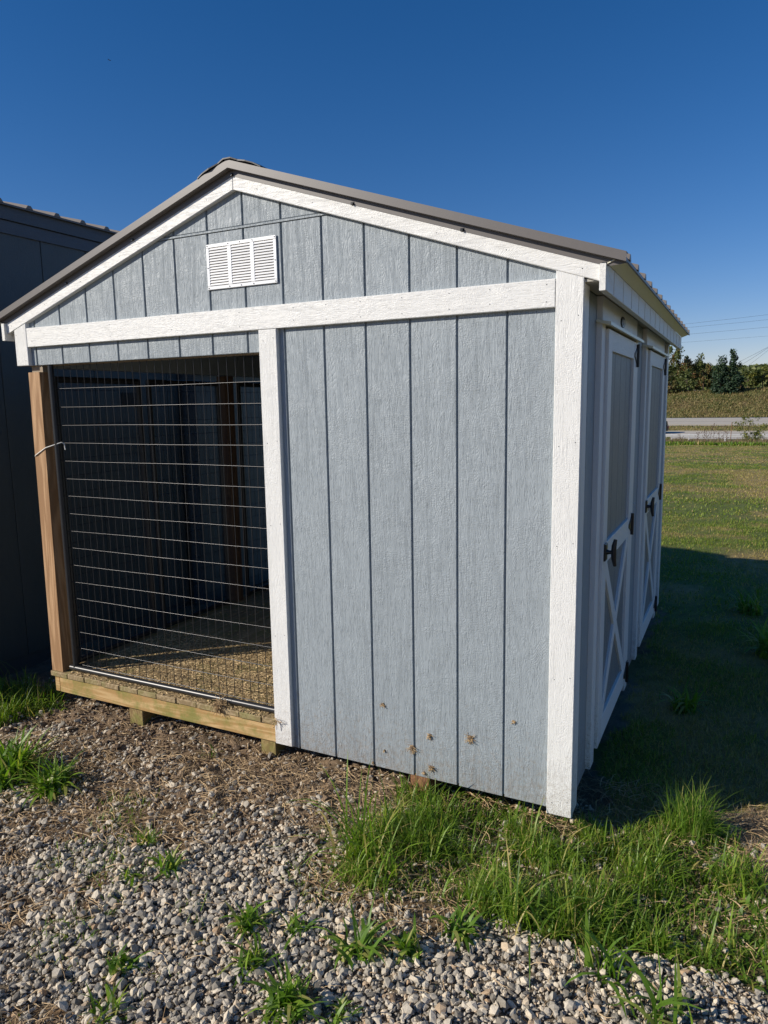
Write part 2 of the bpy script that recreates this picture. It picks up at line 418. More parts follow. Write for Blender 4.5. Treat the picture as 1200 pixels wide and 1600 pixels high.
ground = np_mesh('ground', np.stack([GX, GY, GZ], -1).reshape(-1, 3), F, m_ground,
                 {'Col': ground_color(GX.ravel()/IN, GY.ravel()/IN)}, True, kind='structure')
def gzi(x, y):  # inches in, inches out
    return float(gz(np.array([x*IN]), np.array([y*IN]))[0])/IN

# ------------------------------------------------------------------ roads
def strip(name, y0, y1, m, lift=0.03, x0=-700, x1=700, kind='structure', step=20):
    xs = np.arange(x0, x1+1, step); V = []; F = []
    ys = [y0, (y0+y1)/2, y1]
    for x in xs:
        for y in ys: V.append((x, y, float(np.interp(y, prof_y, prof_z))+lift))
    for i in range(len(xs)-1):
        for j in range(2): a = i*3+j; F.append((a, a+3, a+4, a+1))
    return np_mesh(name, np.array(V), np.array(F), m, kind=kind)
m_road = simple('worn_concrete_road', (0.44, 0.40, 0.335), 0.85, 0, 0.3, 0.8, 0.12)
m_mark = simple('road_marking_white', (0.75, 0.75, 0.72), 0.7, 0, 0, 3, 0.1)
m_yel = simple('road_marking_yellow', (0.6, 0.42, 0.08), 0.7, 0, 0, 3, 0.1)
m_tyre_dark = simple('road_tar_band', (0.13, 0.125, 0.12), 0.85, 0, 0.3, 2, 0.1)
strip('road', 91.5, 103.5, m_road); strip('road', 113, 128, m_road)
strip('road_edge_line', 92.9, 93.2, m_mark, .036); strip('road_edge_line', 102.6, 102.9, m_yel, .036)
strip('road_edge_line', 114.2, 114.5, m_yel, .036); strip('road_edge_line', 126.6, 127.0, m_mark, .036)
strip('road_shoulder', 127.2, 128.0, m_tyre_dark, .036)
strip('road_seam', 120.2, 120.35, m_tyre_dark, .036)

# ------------------------------------------------------------------ the shed
CX = 58.95; SL = 0.334; D = 130.0
shed = empty('shed', (CX, 0, -3.5), 'light grey shed with white trim, gable vent and open wire kennel bay on its left', 'shed')
rake_bot = lambda x: 101.9-SL*abs(x-CX)
WX = 118.5                                  # outer face of the right side wall
GR = 0.17
# solid panels behind the grooves
mb = MB()
mb.ext([(66, 0.3), (WX-.1, 0.3), (WX-.1, 77), (66, 77)], 'y', 1.0, 0.28, 0.02)
pg = [(-.6, 74.6), (WX-.1, 74.6), (WX-.1, rake_bot(WX)+.6), (CX, 102.4), (-.6, rake_bot(-.6)+.6)]
pp = [(-.6, 76.9), (WX-.1, 76.9), (WX-.1, rake_bot(WX)+.6), (CX, 102.4), (-.6, rake_bot(-.6)+.6)]
mb.ext(pp, 'y', 1.0, 0.285, 0.02)
mb.ext([(-.6, 74.3), (66, 74.3), (66, 76.95), (-.6, 76.95)], 'y', 1.0, 0.29, 0.02)
mb.build('front_wall', m_siding_back, shed)
def board(poly, nm='siding_board'):
    if len(poly) < 3: return
    b = MB(); b.ext(poly, 'y', 0.5, 0.0, 0.09); return b.build(nm, m_siding, shed)
def rect(x0, x1, z0, z1): return [(x0, z0), (x1, z0), (x1, z1), (x0, z1)]
edges = [-.9]+[4+8*k for k in range(15)]+[WX+.3]
for i in range(len(edges)-1):
    a, b_ = edges[i]+GR, edges[i+1]-GR
    if edges[i+1] <= 68 and edges[i] < 64:            # header over the kennel opening
        if a < 63.2: board(rect(a, min(b_, 66.0), 74.15+random.uniform(-.03, .03), 78.6))
    if edges[i+1] > 68.5 or edges[i] >= 60:
        aa = max(a, 66.0)
        if b_ > aa: board(rect(aa, b_, 0.0+random.uniform(-.04, .04), 78.6))
    for zlo, zhi in ((81.3, 95.55), (96.1, 104)):
        pl = rect(a, b_, zlo, zhi)
        pl = clip(pl, SL, 1, 102.3+SL*CX); pl = clip(pl, -SL, 1, 102.3-SL*CX)
        if len(pl) > 2 and max(p[1] for p in pl)-zlo > .3: board(pl)
zj = MB(); hw = (101.9-95.8)/SL
zj.ext([(CX-hw-.8, 95.62), (CX+hw+.8, 95.62), (CX+hw+.8, 96.0), (CX-hw-.8, 96.0)], 'y', .4, -.14, .05)
zj.build('flashing_strip', m_siding, shed)

# side wall (faces +x)
mb = MB(); mb.box(WX-1.2, WX-.30, .6, D-.6, .3, 81.5); mb.build('side_wall', m_siding_back, shed)
ed = [0.6]+[7.5+8*k for k in range(15)]+[D-.6]
for i in range(len(ed)-1):
    b = MB(); b.ext([(ed[i]+GR, 0.0), (ed[i+1]-GR, 0.0), (ed[i+1]-GR, 81.0), (ed[i]+GR, 81.0)], 'x', WX-.5, WX, .09)
    b.build('siding_board', m_siding, shed)
# back wall and partition, left half is open kennel
for nm, x0, x1, y0, y1, z0, z1 in (('back_wall', 0.2, WX-1.3, D-1.0, D, 0.3, 81), ('partition_wall', 64.2, 65.0, 1.1, D-1.1, 5.3, 81)):
    b = MB(); b.box(x0, x1, y0, y1, z0, z1); b.build(nm, m_siding_back, shed)
b = MB(); b.ext([(-.5, 81.1), (WX-.6, 81.1), (WX-.6, rake_bot(WX)+1), (CX, 102.4), (-.5, rake_bot(-.5)+1)], 'y', D-1.0, D, .05); b.build('rear_gable', m_siding_back, shed)

# white trim
TY0, TY1 = 0.06, -0.9
def trim(poly, m, nm='trim_board', y1=TY1, ch=.09):
    b = MB(); b.ext(poly, 'y', TY0, y1, ch); return b.build(nm, m, shed)
trim([(115.35, -.55), (119.3, -.55), (119.3, rake_bot(119.3)-.03), (115.35, rake_bot(115.35)-.03)], m_trim_v, 'corner_post')
trim([(-1.4, 74.15), (2.4, 74.15), (2.4, rake_bot(2.4)-.03), (-1.4, rake_bot(-1.4)-.03)], m_trim_v, 'corner_post')
trim([(63.0, .4), (66.8, .4), (66.8, 77.9), (63.0, 77.9)], m_trim_v, 'centre_post')
trim([(2.46, 77.97), (115.28, 77.97), (115.28, 81.95), (2.46, 81.95)], m_trim_h, 'belly_band', -.88)
for sgn in (-1, 1):
    xe = 122.35 if sgn > 0 else -4.75
    f = lambda x, z0: z0-SL*abs(x-CX)
    pl = [(CX+sgn*.02, 104.25), (xe, f(xe, 104.25)), (xe, f(xe, 101.9)), (CX+sgn*.02, 101.9)]
    trim(pl, m_trim_h, 'rake_board', -.93)
b = MB(); b.ext([(-.1, -.3), (3.2, -.3), (3.2, 81.1), (-.1, 81.1)], 'x', WX+.02, 119.3, .08); b.build('corner_post', m_trim_v, shed)
b = MB(); b.ext([(D-3.6, .0), (D+.3, .0), (D+.3, 81.1), (D-3.6, 81.1)], 'x', WX+.02, 119.3, .08); b.build('corner_post', m_trim_v, shed)
# nails in the trim
b = MB()
def nail(x, z, y=TY1-.01):
    b.add([(x+.07*math.cos(a), y-.03, z+.07*math.sin(a)) for a in [k*math.pi/3 for k in range(6)]], [tuple(range(6))])
for x in (4, 15, 27, 43, 59, 70.5, 77, 83.5, 91, 99, 105.5, 114): nail(x, 78.7+random.random()*.5); nail(x, 81.2)
for z in (1.5, 22, 43, 58, 76): nail(116.2, z); nail(118.6, z+.6); nail(64, z); nail(66.1, z+.4)
for x, z in ((-.7, 75.2), (1.6, 75.2), (-.8, 80.6), (1.5, 81)): nail(x, z)
for x in range(-2, 122, 11): nail(x, 103-SL*abs(x-CX), -.95)
b.build('nail_heads', m_black, shed, kind='stuff')

# fascia, soffit and eaves on both sides
for sgn in (1, -1):
    X = lambda x: x if sgn > 0 else 2*CX-x
    mbx = lambda x0, x1, *r: (min(X(x0), X(x1)), max(X(x0), X(x1)), *r)
    b = MB(); zt = 83.25; b.ext([(-1.6, 79.65), (D+3.4, 79.65), (D+3.4, zt), (-1.6, zt)], 'x', X(121.5), X(122.4), .07)
    fa = b.build('fascia', m_trim_y, shed)
    for k in range(14):
        y = 5+9.2*k; b = MB(); b.box(*mbx(122.38, 122.48, y, y+.18, 79.8, 83.1)); b.build('fascia_seam', m_trim_y, fa)
    b = MB(); b.box(*mbx(118.52, 121.48, -.5, D+3.3, 81.15, 81.5)); b.build('soffit', m_soffit, shed)
    b = MB(); b.add([(X(122.45), -1.2, 83.2), (X(122.45), D+3.3, 83.2), (X(124.3), D+3.3, 83.9), (X(124.3), -1.2, 83.9), (X(122.45), -1.2, 83.35), (X(122.45), D+3.3, 83.35), (X(124.3), D+3.3, 84.05), (X(124.3), -1.2, 84.05)],
        [(0,1,2,3),(4,5,6,7),(0,1,5,4),(2,3,7,6),(0,3,7,4),(1,2,6,5)]); b.build('eave_underside', m_drip, shed)
# roof slopes
for sgn in (1, -1):
    X = lambda d: CX+sgn*d
    b = MB(); zt = 106.15; e = 65.7
    V = []
    for y in (-2.0, D+4):
        V += [(X(0), y, zt), (X(e), y, zt-SL*e), (X(e), y, zt-SL*e-.45), (X(0), y, zt-.45)]
    b.add(V, [(0,1,2,3),(4,5,6,7),(0,1,5,4),(1,2,6,5),(2,3,7,6),(3,0,4,7)])
    sl = b.build('roof_panel', m_roof, shed)
    for k in range(15):                    # standing ribs running up the slope
        y = 3.5+9*k; R = MB(); V = []
        for d in (6, e+.15):
            zz = zt-SL*d-.02; V += [(X(d), y-1.0, zz), (X(d), y-.38, zz+.85), (X(d), y+.38, zz+.85), (X(d), y+1.0, zz)]
        R.add(V, [(0,1,2,3),(4,5,6,7),(0,1,5,4),(1,2,6,5),(2,3,7,6),(3,0,4,7)])
        R.build('rib', m_roof_rust, sl)
    # rake flashing: face, shelf, inner flange
    b = MB(); f = lambda d, z0: z0-SL*d; E = 66.1
    prof = [(-2.2, 106.5), (-2.2, 105.2), (-1.02, 105.15), (-1.02, 104.12), (-.96, 104.12), (-.96, 105.25), (-2.05, 105.3), (-2.05, 106.38), (-.5, 106.42), (-.5, 106.5)]
    V = [(X(0.0), y, z) for y, z in prof]+[(X(E if z > 105 else 63.6), y, f(E if z > 105 else 63.6, z)) for y, z in prof]
    n = len(prof); b.add(V, [(i, (i+1) % n, n+(i+1) % n, n+i) for i in range(n)]+[tuple(range(n)), tuple(range(n, 2*n))])
    b.build('rake_flashing', m_roof, shed)
# screws and clips under the rake flashing
for x in (-4.2, 16.1, 34.9, CX, 82.6, 101.2, 122.0):
    z = 104.3-SL*abs(x-CX); b = MB(); b.tube([(x, -1.0, z), (x, -1.35, z)], .22, 6); b.cbox(x-.3, x+.3, -1.12, -1.0, z-.2, z+.25, .04); b.build('screw', m_black, shed)
# black ridge cap: thin bent sheet with a ragged front edge
b = MB(); ds = [-6.6, -5.5, -3.8, -2.0, -.7, .8, 2.2, 3.9, 5.4, 6.9]; yy = [-2.3, -2.0, 0, 20, 60, 100, D+4.2]
V = []
for j, y in enumerate(yy):
    for i, d in enumerate(ds):
        lift = .40 + (random.uniform(-.12, .2) if j < 3 else 0); yo = random.uniform(-.35, .2) if j == 0 else 0
        V.append((CX+d, y+yo, 106.55-SL*abs(d)+lift*(1 if abs(d) < 6 else .3)))
nd = len(ds); F_ = [(j*nd+i, j*nd+i+1, (j+1)*nd+i+1, (j+1)*nd+i) for j in range(len(yy)-1) for i in range(nd-1)]
nV = len(V); V2 = [(x, y, z-.22) for x, y, z in V]
F2 = [tuple(k+nV for k in f_) for f_ in F_]
rim = [(i, i+1, nV+i+1, nV+i) for i in range(nd-1)]+[(j*nd, (j+1)*nd, nV+(j+1)*nd, nV+j*nd) for j in range(len(yy)-1)]+[(j*nd+nd-1, (j+1)*nd+nd-1, nV+(j+1)*nd+nd-1, nV+j*nd+nd-1) for j in range(len(yy)-1)]
b.add(V+V2, F_+F2+rim); b.build('ridge_cap', m_cap, shed)

# gable vent
vent = MB(); x0, x1, z0, z1 = 51.8, 67.1, 85.7, 93.6
vent.box(x0+.2, x1-.2, -.12, .02, z0+.2, z1-.2)
vback = vent.build('gable_vent', m_ventback, shed)
b = MB(); bw = .62
b.cbox(x0, x1, -.34, -.1, z1-bw, z1, .06); b.cbox(x0, x1, -.34, -.1, z0, z0+bw, .06)
colw = (x1-x0-2*bw-2*.85)/3; cols = []
b.cbox(x0, x0+bw, -.335, -.1, z0+bw+.01, z1-bw-.01, .05); b.cbox(x1-bw, x1, -.335, -.1, z0+bw+.01, z1-bw-.01, .05)
for k in range(3):
    cx0 = x0+bw+k*(colw+.85); cols.append((cx0, cx0+colw))
    if k: b.cbox(cx0-.85, cx0, -.33, -.1, z0+bw+.01, z1-bw-.01, .05)
b.build('vent_frame', m_vent, vback)
slat = None
zs = np.linspace(z0+bw+.1, z1-bw-.44, 14)
for (cx0, cx1) in cols:
    for z in zs:
        b = MB(); V = [(cx0, -.18, z+.38), (cx1, -.18, z+.38), (cx1, -.36, z+.02), (cx0, -.36, z+.02), (cx0, -.15, z+.36), (cx1, -.15, z+.36), (cx1, -.32, z-.01), (cx0, -.32, z-.01)]
        b.add(V, [(0,1,2,3),(4,5,6,7),(0,1,5,4),(2,3,7,6),(0,3,7,4),(1,2,6,5)])
        b.build('slat', m_vent, vback)
b = MB()
for x in (x0+.3, x0+5, x0+7.6, x1-5, x1-.3):
    for z in (z0+.28, z1-.28): b.tube([(x, -.33, z), (x, -.40, z)], .11, 6)
b.tube([(x0+.3, -.33, 89.5), (x0+.3, -.4, 89.5)], .11, 6); b.tube([(x1-.3, -.33, 89.5), (x1-.3, -.4, 89.5)], .11, 6)
b.build('vent_screw', m_black, vback)

# floor frame and deck of the kennel bay
b = MB(); b.cbox(2.75, 62.9, -.55, .95, .35, 3.98, .12); b.build('rim_joist', m_rim, shed)
b = MB(); b.cbox(1.2, 2.7, -.5, D-.5, .35, 3.98, .1); b.build('side_joist', m_rim, shed)
jx = [0.35]+[5.9+5.4*k for k in range(11)]
jx[-1] = 59.9; jx.append(63.6)
for i in range(len(jx)-1):
    b = MB(); dy = random.uniform(-.15, .12); b.cbox(jx[i]+.06, jx[i+1]-.06, -1.0+dy, D-1.2, 4.02, 5.2+random.uniform(-.04, .05), .14)
    b.build('deck_plank', m_plank, shed)
for x, w, mm in ((23.4, 4.0, m_skid), (58.7, 3.6, m_skid), (91.0, 3.8, m_skid2)):
    b = MB(); b.cbox(x, x+w, .15, D-2, -4.6, .28, .15); b.build('skid', mm, shed)
# posts of the open side
b = MB()
V = [(.45, -.4, 5.22), (3.95, -.4, 5.22), (3.95, 3.1, 5.22), (.45, 3.1, 5.22), (1.35, -.4, 72.7), (4.85, -.4, 72.7), (4.85, 3.1, 72.7), (1.35, 3.1, 72.7)]
b.add(V, [(0,3,2,1),(4,5,6,7),(0,1,5,4),(1,2,6,5),(2,3,7,6),(3,0,4,7)])
b.build('kennel_post', m_post, shed)
b = MB(); b.box(1.4, 4.8, .55, 3.0, 72.72, 80.9); b.build('post_block', m_interior, shed)
m_post_shaded = wood_mat('shaded_post_wood', (0.15, 0.09, 0.05), (0.09, 0.05, 0.028), 'z')  # post wood darkened, the shade inside the bay is put into its colour
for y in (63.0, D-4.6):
    b = MB(); b.cbox(.3, 3.8, y, y+3.5, 5.22, 73.6, .12); b.build('kennel_post', m_post_shaded, shed)
b = MB(); b.box(.3, 3.6, 3.2, D-1.1, 73.8, 79.7); b.build('side_beam', m_siding_back, shed)
b = MB(); b.box(.3, 63.8, 1.1, 3.1, 74.0, 79.6); b.build('header_beam', m_interior, shed)
b = MB()
for y in range(24, 130, 24): b.box(.4, WX-1.4, y, y+1.5, 79.9, 83.2)
b.build('ceiling_joist', m_interior, shed)
b = MB(); b.box(.4, WX-1.4, 1.2, D-1.2, 83.25, 83.6); b.build('ceiling_panel', m_interior, shed)

# front kennel panel: black tube frame, welded mesh
fr = MB()
fr.tube([(5.4, .8, 6.25), (63.4, .8, 6.25)], .62, 12); front = fr.build('kennel_panel', m_tube, shed)
b = MB(); b.tube([(6.9, .85, 6.3), (6.9, .85, 74.5)], .62, 10); b.build('frame_tube', m_tube, front)
b = MB(); b.tube([(6.9, 1.3, 74.9), (63.4, 1.3, 74.9)], .62, 10); b.build('frame_tube', m_tube, front)
for k in range(17):
    z = 69.05-3.88*k; b = MB()
    pts = [(x, 1.45+.03*math.sin(x*.12+k), z+.05*math.sin(x*.13+k*2.1)) for x in np.linspace(7.2, 63.5, 12)]
    b.tube(pts, .075, 8); b.build('horizontal_wire', m_wire, front)
for k in range(29):
    x = 8.05+1.985*k; b = MB(); b.tube([(x, 1.56, 6.0), (x+.03, 1.6, 40), (x, 1.56, 74.0)], .068, 5); b.build('vertical_wire', m_wire, front)
# left side kennel panels
for y0, y1 in ((3.9, 30.0), (32.2, 60.8), (69.0, 96), (98, 124.5)):
    b = MB()
    for y in (y0+.7, y1-.7): b.tube([(3.0, y, 5.6), (3.0, y, 71.8)], .72, 10)
    for z in (6.2, 71.3): b.tube([(3.0, y0+.7, z), (3.0, y1-.7, z)], .72, 10)
    pn = b.build('kennel_panel', m_tube, shed)
    b = MB(); z = 69.0
    while z > 7: b.tube([(3.0, y0+.7, z), (3.0, y1-.7, z)], .07, 4); z -= 3.88
    y = y0+2.4
    while y < y1-1: b.tube([(3.1, y, 6), (3.1, y, 71)], .06, 4); y += 2
    b.build('wire_mesh', m_black, pn, kind='stuff')

# ------------------------------------------------------------------ side doors
m_doorb_shaded = painted_wood('door_panel_paint_shaded', (0.215, 0.235, 0.245), 'z', 0.45, 0.7)  # siding paint darkened: shade and ground reflection put into the colour
def hinge(par, y, z, s=1):
    b = MB(); b.ext([(y+.15, z-2.2), (y+1.6, z-2.2), (y+1.6, z+2.2), (y+.15, z+2.2)], 'x', 120.0, 120.22, .04)
    b.ext([(y-3.4, z-.35), (y-1.6, z-1.0), (y-.15, z-1.7), (y-.15, z+1.7), (y-1.6, z+1.0), (y-3.4, z+.35)], 'x', 120.0, 120.2, .03)
    b.tube([(120.3, y, z-2.3), (120.3, y, z+2.3)], .32, 8)
    return b.build('hinge', m_black, par)
def side_door(y0, y1, lock):
    z0, z1 = 3.0, 76.2; xa, xb = 119.35, 120.0
    b = MB(); b.box(119.05, 119.35, y0+.1, y1-.1, z0+.1, z1-.1); d = b.build('door', m_siding_back, shed)
    w = 3.6
    for a, c in ((y0, y0+w), (y1-w, y1)):
        b = MB(); b.ext([(a, z0), (c, z0), (c, z1), (a, z1)], 'x', xa-.2, xb, .06); b.build('stile', m_trim_v, d)
    for a, c in ((z0, z0+4.2), (z1-3.4, z1), (36.2, 40.0)):
        b = MB(); b.ext([(y0+w+.02, a), (y1-w-.02, a), (y1-w-.02, c), (y0+w+.02, c)], 'x', xa-.2, xb-.03, .06); b.build('rail', m_trim_y, d)
    n = 4; ww = (y1-y0-2*w)/n
    for k in range(n):
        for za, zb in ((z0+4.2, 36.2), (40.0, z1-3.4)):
            b = MB(); a = y0+w+k*ww; b.ext([(a+.1, za), (a+ww-.1, za), (a+ww-.1, zb), (a+.1, zb)], 'x', xa-.28, xa+.1, .06); b.build('door_board', m_doorb_shaded, d)
    ya, yb, za, zb = y0+w+.05, y1-w-.05, z0+4.25, 36.15
    dx, dz = yb-ya, zb-za; L = math.hypot(dx, dz); hw_ = 1.25
    for s_, xo in ((1, xb-.05), (-1, xb-.09)):
        p0, p1 = ((ya, za), (yb, zb)) if s_ > 0 else ((ya, zb), (yb, za))
        nx, nz = -(p1[1]-p0[1])/L*hw_, (p1[0]-p0[0])/L*hw_
        pl = [(p0[0]+nx, p0[1]+nz), (p0[0]-nx, p0[1]-nz), (p1[0]-nx, p1[1]-nz), (p1[0]+nx, p1[1]+nz)]
        for (aa, bb, cc) in ((1, 0, yb), (-1, 0, -ya), (0, 1, zb), (0, -1, -za)): pl = clip(pl, aa, bb, cc)
        b = MB(); b.ext(pl, 'x', xa+.1, xo, .05); b.build('brace', m_trim_v, d)
    for z in (73.6, 38.4, 5.2): hinge(d, y1+.1, z)
    # T handle on the left stile
    hy, hz = y0+1.7, 38.6; b = MB()
    b.ext([(hy-1, hz-1.5), (hy+1, hz-1.5), (hy+1, hz+1.5), (hy-1, hz+1.5)], 'x', xb, xb+.35, .1)
    b.tube([(xb+.3, hy, hz), (xb+.85, hy, hz), (xb+1.5, hy, hz)], .42, 8, (1.2, .8, .9))
    b.tube([(xb+1.75, hy+.1, hz-2.4), (xb+1.55, hy, hz-1.2), (xb+1.5, hy, hz), (xb+1.55, hy, hz+1.2), (xb+1.75, hy+.1, hz+2.3)], .42, 8, (.7, 1, 1.1, 1, .7))
    b.build('handle', m_black, d)
    if lock:
        b = MB(); b.tube([(xb+.6, hy+3.5, hz+.2), (xb+.9, hy+4.2, hz+.6), (xb+.6, hy+4.9, hz+.2)], .15, 6)
        b.cbox(xb+.2, xb+.9, hy+3.2, hy+5, hz-1.6, hz, .15); b.build('padlock', m_steel, d)
    # jamb casings, drip cap and head board belong to the wall
    for a, c in ((y0-3.5, y0-.35), (y1+.35, y1+3.8)):
        b = MB(); b.ext([(a, .6), (c, .6), (c, 76.9), (a, 76.9)], 'x', WX+.02, 119.45 if a < y0 else 119.8, .06); b.build('door_casing', m_trim_v, shed)
    b = MB(); b.ext([(y0-3.4, 77.3), (y1+3.6, 77.3), (y1+3.6, 81.0), (y0-3.4, 81.0)], 'x', WX+.02, 119.5, .05); b.build('head_board', m_trim_y, shed)
    b = MB(); b.add([(WX+.1, y0-4.2, 77.35), (WX+.1, y1+4.2, 77.35), (120.9, y1+4.2, 76.9), (120.9, y0-4.2, 76.9), (WX+.1, y0-4.2, 76.95), (WX+.1, y1+4.2, 76.95), (120.9, y1+4.2, 76.4), (120.9, y0-4.2, 76.4)],
        [(0,1,2,3),(4,5,6,7),(0,1,5,4),(2,3,7,6),(0,3,7,4),(1,2,6,5)]); b.build('drip_cap', m_drip, shed)
    return d
side_door(17.2, 51.4, False); side_door(76.2, 110.4, True)
# oval plate over the first door
b = MB(); pts = [(34+2.2*math.cos(a), 78.75+1.0*math.sin(a)) for a in np.linspace(0, 2*math.pi, 16, endpoint=False)]
b.ext(pts, 'x', 119.5, 119.75, .06); pl_ = b.build('oval_plate', m_black, shed)
b = MB(); b.ext([(34+1.0*math.cos(a), 78.75+.5*math.sin(a)) for a in np.linspace(0, 2*math.pi, 12, endpoint=False)], 'x', 119.75, 119.85, .04); b.build('plate_centre', m_soffit, pl_)
# hook and eye on the wall between the doors
b = MB(); b.tube([(WX, 61, 41.6), (119.2, 61, 41.6), (119.5, 61.3, 41.2)], .1, 6); b.tube([(WX, 60.6, 39.2), (119.1, 60.6, 39.2), (119.3, 60.9, 38.9)], .1, 6)
b.build('hook', m_steel, shed)

# ------------------------------------------------------------------ neighbouring shed
NX = -45.0; ny0, ny1 = -37.4, 96.0; NZ0, NZT = -6.5, 118.3; NW = 145
neigh = empty('shed', (NX-NW/2, 60, -12), 'tall dark blue grey shed in shade at the left edge, behind the light grey one', 'shed')
zb_ = lambda y: NZ0-(y-17)*.028 if y > 17 else NZ0
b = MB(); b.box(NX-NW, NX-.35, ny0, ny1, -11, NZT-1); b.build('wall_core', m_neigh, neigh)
y = ny0; k = 0
while y < ny1-1:
    ye = min(y+16, ny1)
    for za, zc in ((zb_(y), 84.3), (84.7, NZT-.2)):
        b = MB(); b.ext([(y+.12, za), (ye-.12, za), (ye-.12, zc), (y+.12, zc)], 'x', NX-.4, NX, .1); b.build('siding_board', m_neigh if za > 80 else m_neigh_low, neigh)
    y = ye
x = NX
while x > NX-NW+1:
    xe = max(x-16, NX-NW)
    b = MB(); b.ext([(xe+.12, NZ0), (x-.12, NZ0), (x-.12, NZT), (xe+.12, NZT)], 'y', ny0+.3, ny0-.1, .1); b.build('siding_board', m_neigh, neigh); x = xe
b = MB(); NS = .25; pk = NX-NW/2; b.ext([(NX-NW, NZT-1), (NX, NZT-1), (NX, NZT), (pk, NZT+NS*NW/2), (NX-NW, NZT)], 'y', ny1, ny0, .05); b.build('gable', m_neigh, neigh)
b = MB(); b.ext([(ny0-1, NZT-1.6), (ny1+1, NZT-1.6), (ny1+1, NZT+2.4), (ny0-1, NZT+2.4)], 'x', NX+.02, NX+1.1, .08); b.build('fascia', m_neigh_trim, neigh)
b = MB(); b.ext([(ny0, NZT-5.2), (ny1, NZT-5.2), (ny1, NZT-1.7), (ny0, NZT-1.7)], 'x', NX+.02, NX+.5, .08); b.build('frieze_board', m_neigh_trim, neigh)
for sg in (1, -1):
    b = MB(); E_ = NW/2+2.2; V = []
    for y in (ny0-2, ny1+2): V += [(pk, y, NZT+3+NS*NW/2), (pk+sg*E_, y, NZT+3+NS*NW/2-NS*E_), (pk+sg*E_, y, NZT+2.5+NS*NW/2-NS*E_), (pk, y, NZT+2.5+NS*NW/2)]
    b.add(V, [(0,1,2,3),(4,5,6,7),(0,1,5,4),(1,2,6,5),(2,3,7,6),(3,0,4,7)]); rp = b.build('roof_panel', m_roof, neigh)
    for k in range(14):
        y = ny0+2+9.2*k; R = MB(); V = []
        for d in (1, E_+.2):
            zz = NZT+3+NS*NW/2-NS*d-.02; V += [(pk+sg*d, y-1.2, zz), (pk+sg*d, y-.5, zz+.95), (pk+sg*d, y+.5, zz+.95), (pk+sg*d, y+1.2, zz)]
        R.add(V, [(0,1,2,3),(4,5,6,7),(0,1,5,4),(1,2,6,5),(2,3,7,6),(3,0,4,7)]); R.build('rib', m_roof_rust, rp)
for x in (NX-20, NX-70, NX-120):
    b = MB(); b.box(x, x+5, ny0+3, ny1-3, -20, -11.02); b.build('skid', m_skid, neigh)
b = MB(); b.cbox(NX+.02, NX+.4, 69, 76.7, 66, 70, .1); b.build('wall_vent', m_black, neigh)
third = empty('shed', (-85, 143, -14), 'added low dark shed closing the bright gap seen through the wire of the kennel bay', 'shed')  # added building, blocks the bright background behind the mesh; kept low for its shadow
TA, TB = 99.0, 190.0
b = MB(); b.box(-130, -40.4, TA, TB, -10, 78); b.build('wall_core', m_neigh, third)  # walls, roof, gable and skids from here on belong to the added shed
for k in range(6):
    y0_ = TA+(TB-TA)/6*k; y1_ = y0_+(TB-TA)/6
    b = MB(); b.ext([(y0_+.12, -9), (y1_-.12, -9), (y1_-.12, 78), (y0_+.12, 78)], 'x', -40.5, -40, .1); b.build('siding_board', m_neigh_low, third)
for sg in (1, -1):
    b = MB(); b.ext([(-85, 90), (-85, 89), (-85+sg*49, 78), (-85+sg*49, 79)], 'y', TB+2, TA-.5, .1, True); b.build('roof_panel', m_roof, third)
b = MB(); b.ext([(-130, 78), (-40.4, 78), (-85, 88)], 'y', TB-1, TA+1, .1); b.build('gable', m_neigh, third)
for x in (-120, -60):
    b = MB(); b.box(x, x+5, TA+3, TB-3, -22, -10.02); b.build('skid', m_skid, third)

# ------------------------------------------------------------------ small things on the shed
def straw_mat(name, c1, c2, rough=0.7):
    m, nt, b = mat(name)
    g = N(nt, 'ShaderNodeNewGeometry'); r = ramp(nt, [(0, c1), (1, c2)]); nt.links.new(g.outputs['Random Per Island'], r.inputs[0])
    nt.links.new(r.outputs[0], b.inputs['Base Color']); b.inputs['Roughness'].default_value = rough; b.inputs['Specular IOR Level'].default_value = .3
    return m
m_straw = straw_mat('dry_straw', (0.24, 0.15, 0.075), (0.62, 0.45, 0.25))
m_chaff = straw_mat('chaff_litter', (0.26, 0.17, 0.08), (0.85, 0.64, 0.35))
m_mud = simple('dried_mud', (0.15, 0.10, 0.06), 0.9, 0, 0.8, 150, 0.35)
def curl_strands(mbuild, c, n, r, L, rad, rnd, flat=None):
    for _ in range(n):
        p = Vector(c)+Vector((rnd.uniform(-r, r), rnd.uniform(-r, r) if flat is None else 0, rnd.uniform(-r, r)))
        d = Vector((rnd.uniform(-1, 1), rnd.uniform(-1, 1) if flat is None else rnd.uniform(-.5, .05), rnd.uniform(-1, .6))).normalized()
        pts = [p]; 
        for _k in range(3):
            d = (d+Vector((rnd.uniform(-.6, .6), rnd.uniform(-.4, .4) if flat is None else rnd.uniform(-.1, .1), rnd.uniform(-.7, .4)))).normalized()
            p = p+d*L/3
            if flat is not None: p.y = min(p.y, flat)
            pts.append(p)
        mbuild.tube(pts, rad, 3, cap=False)
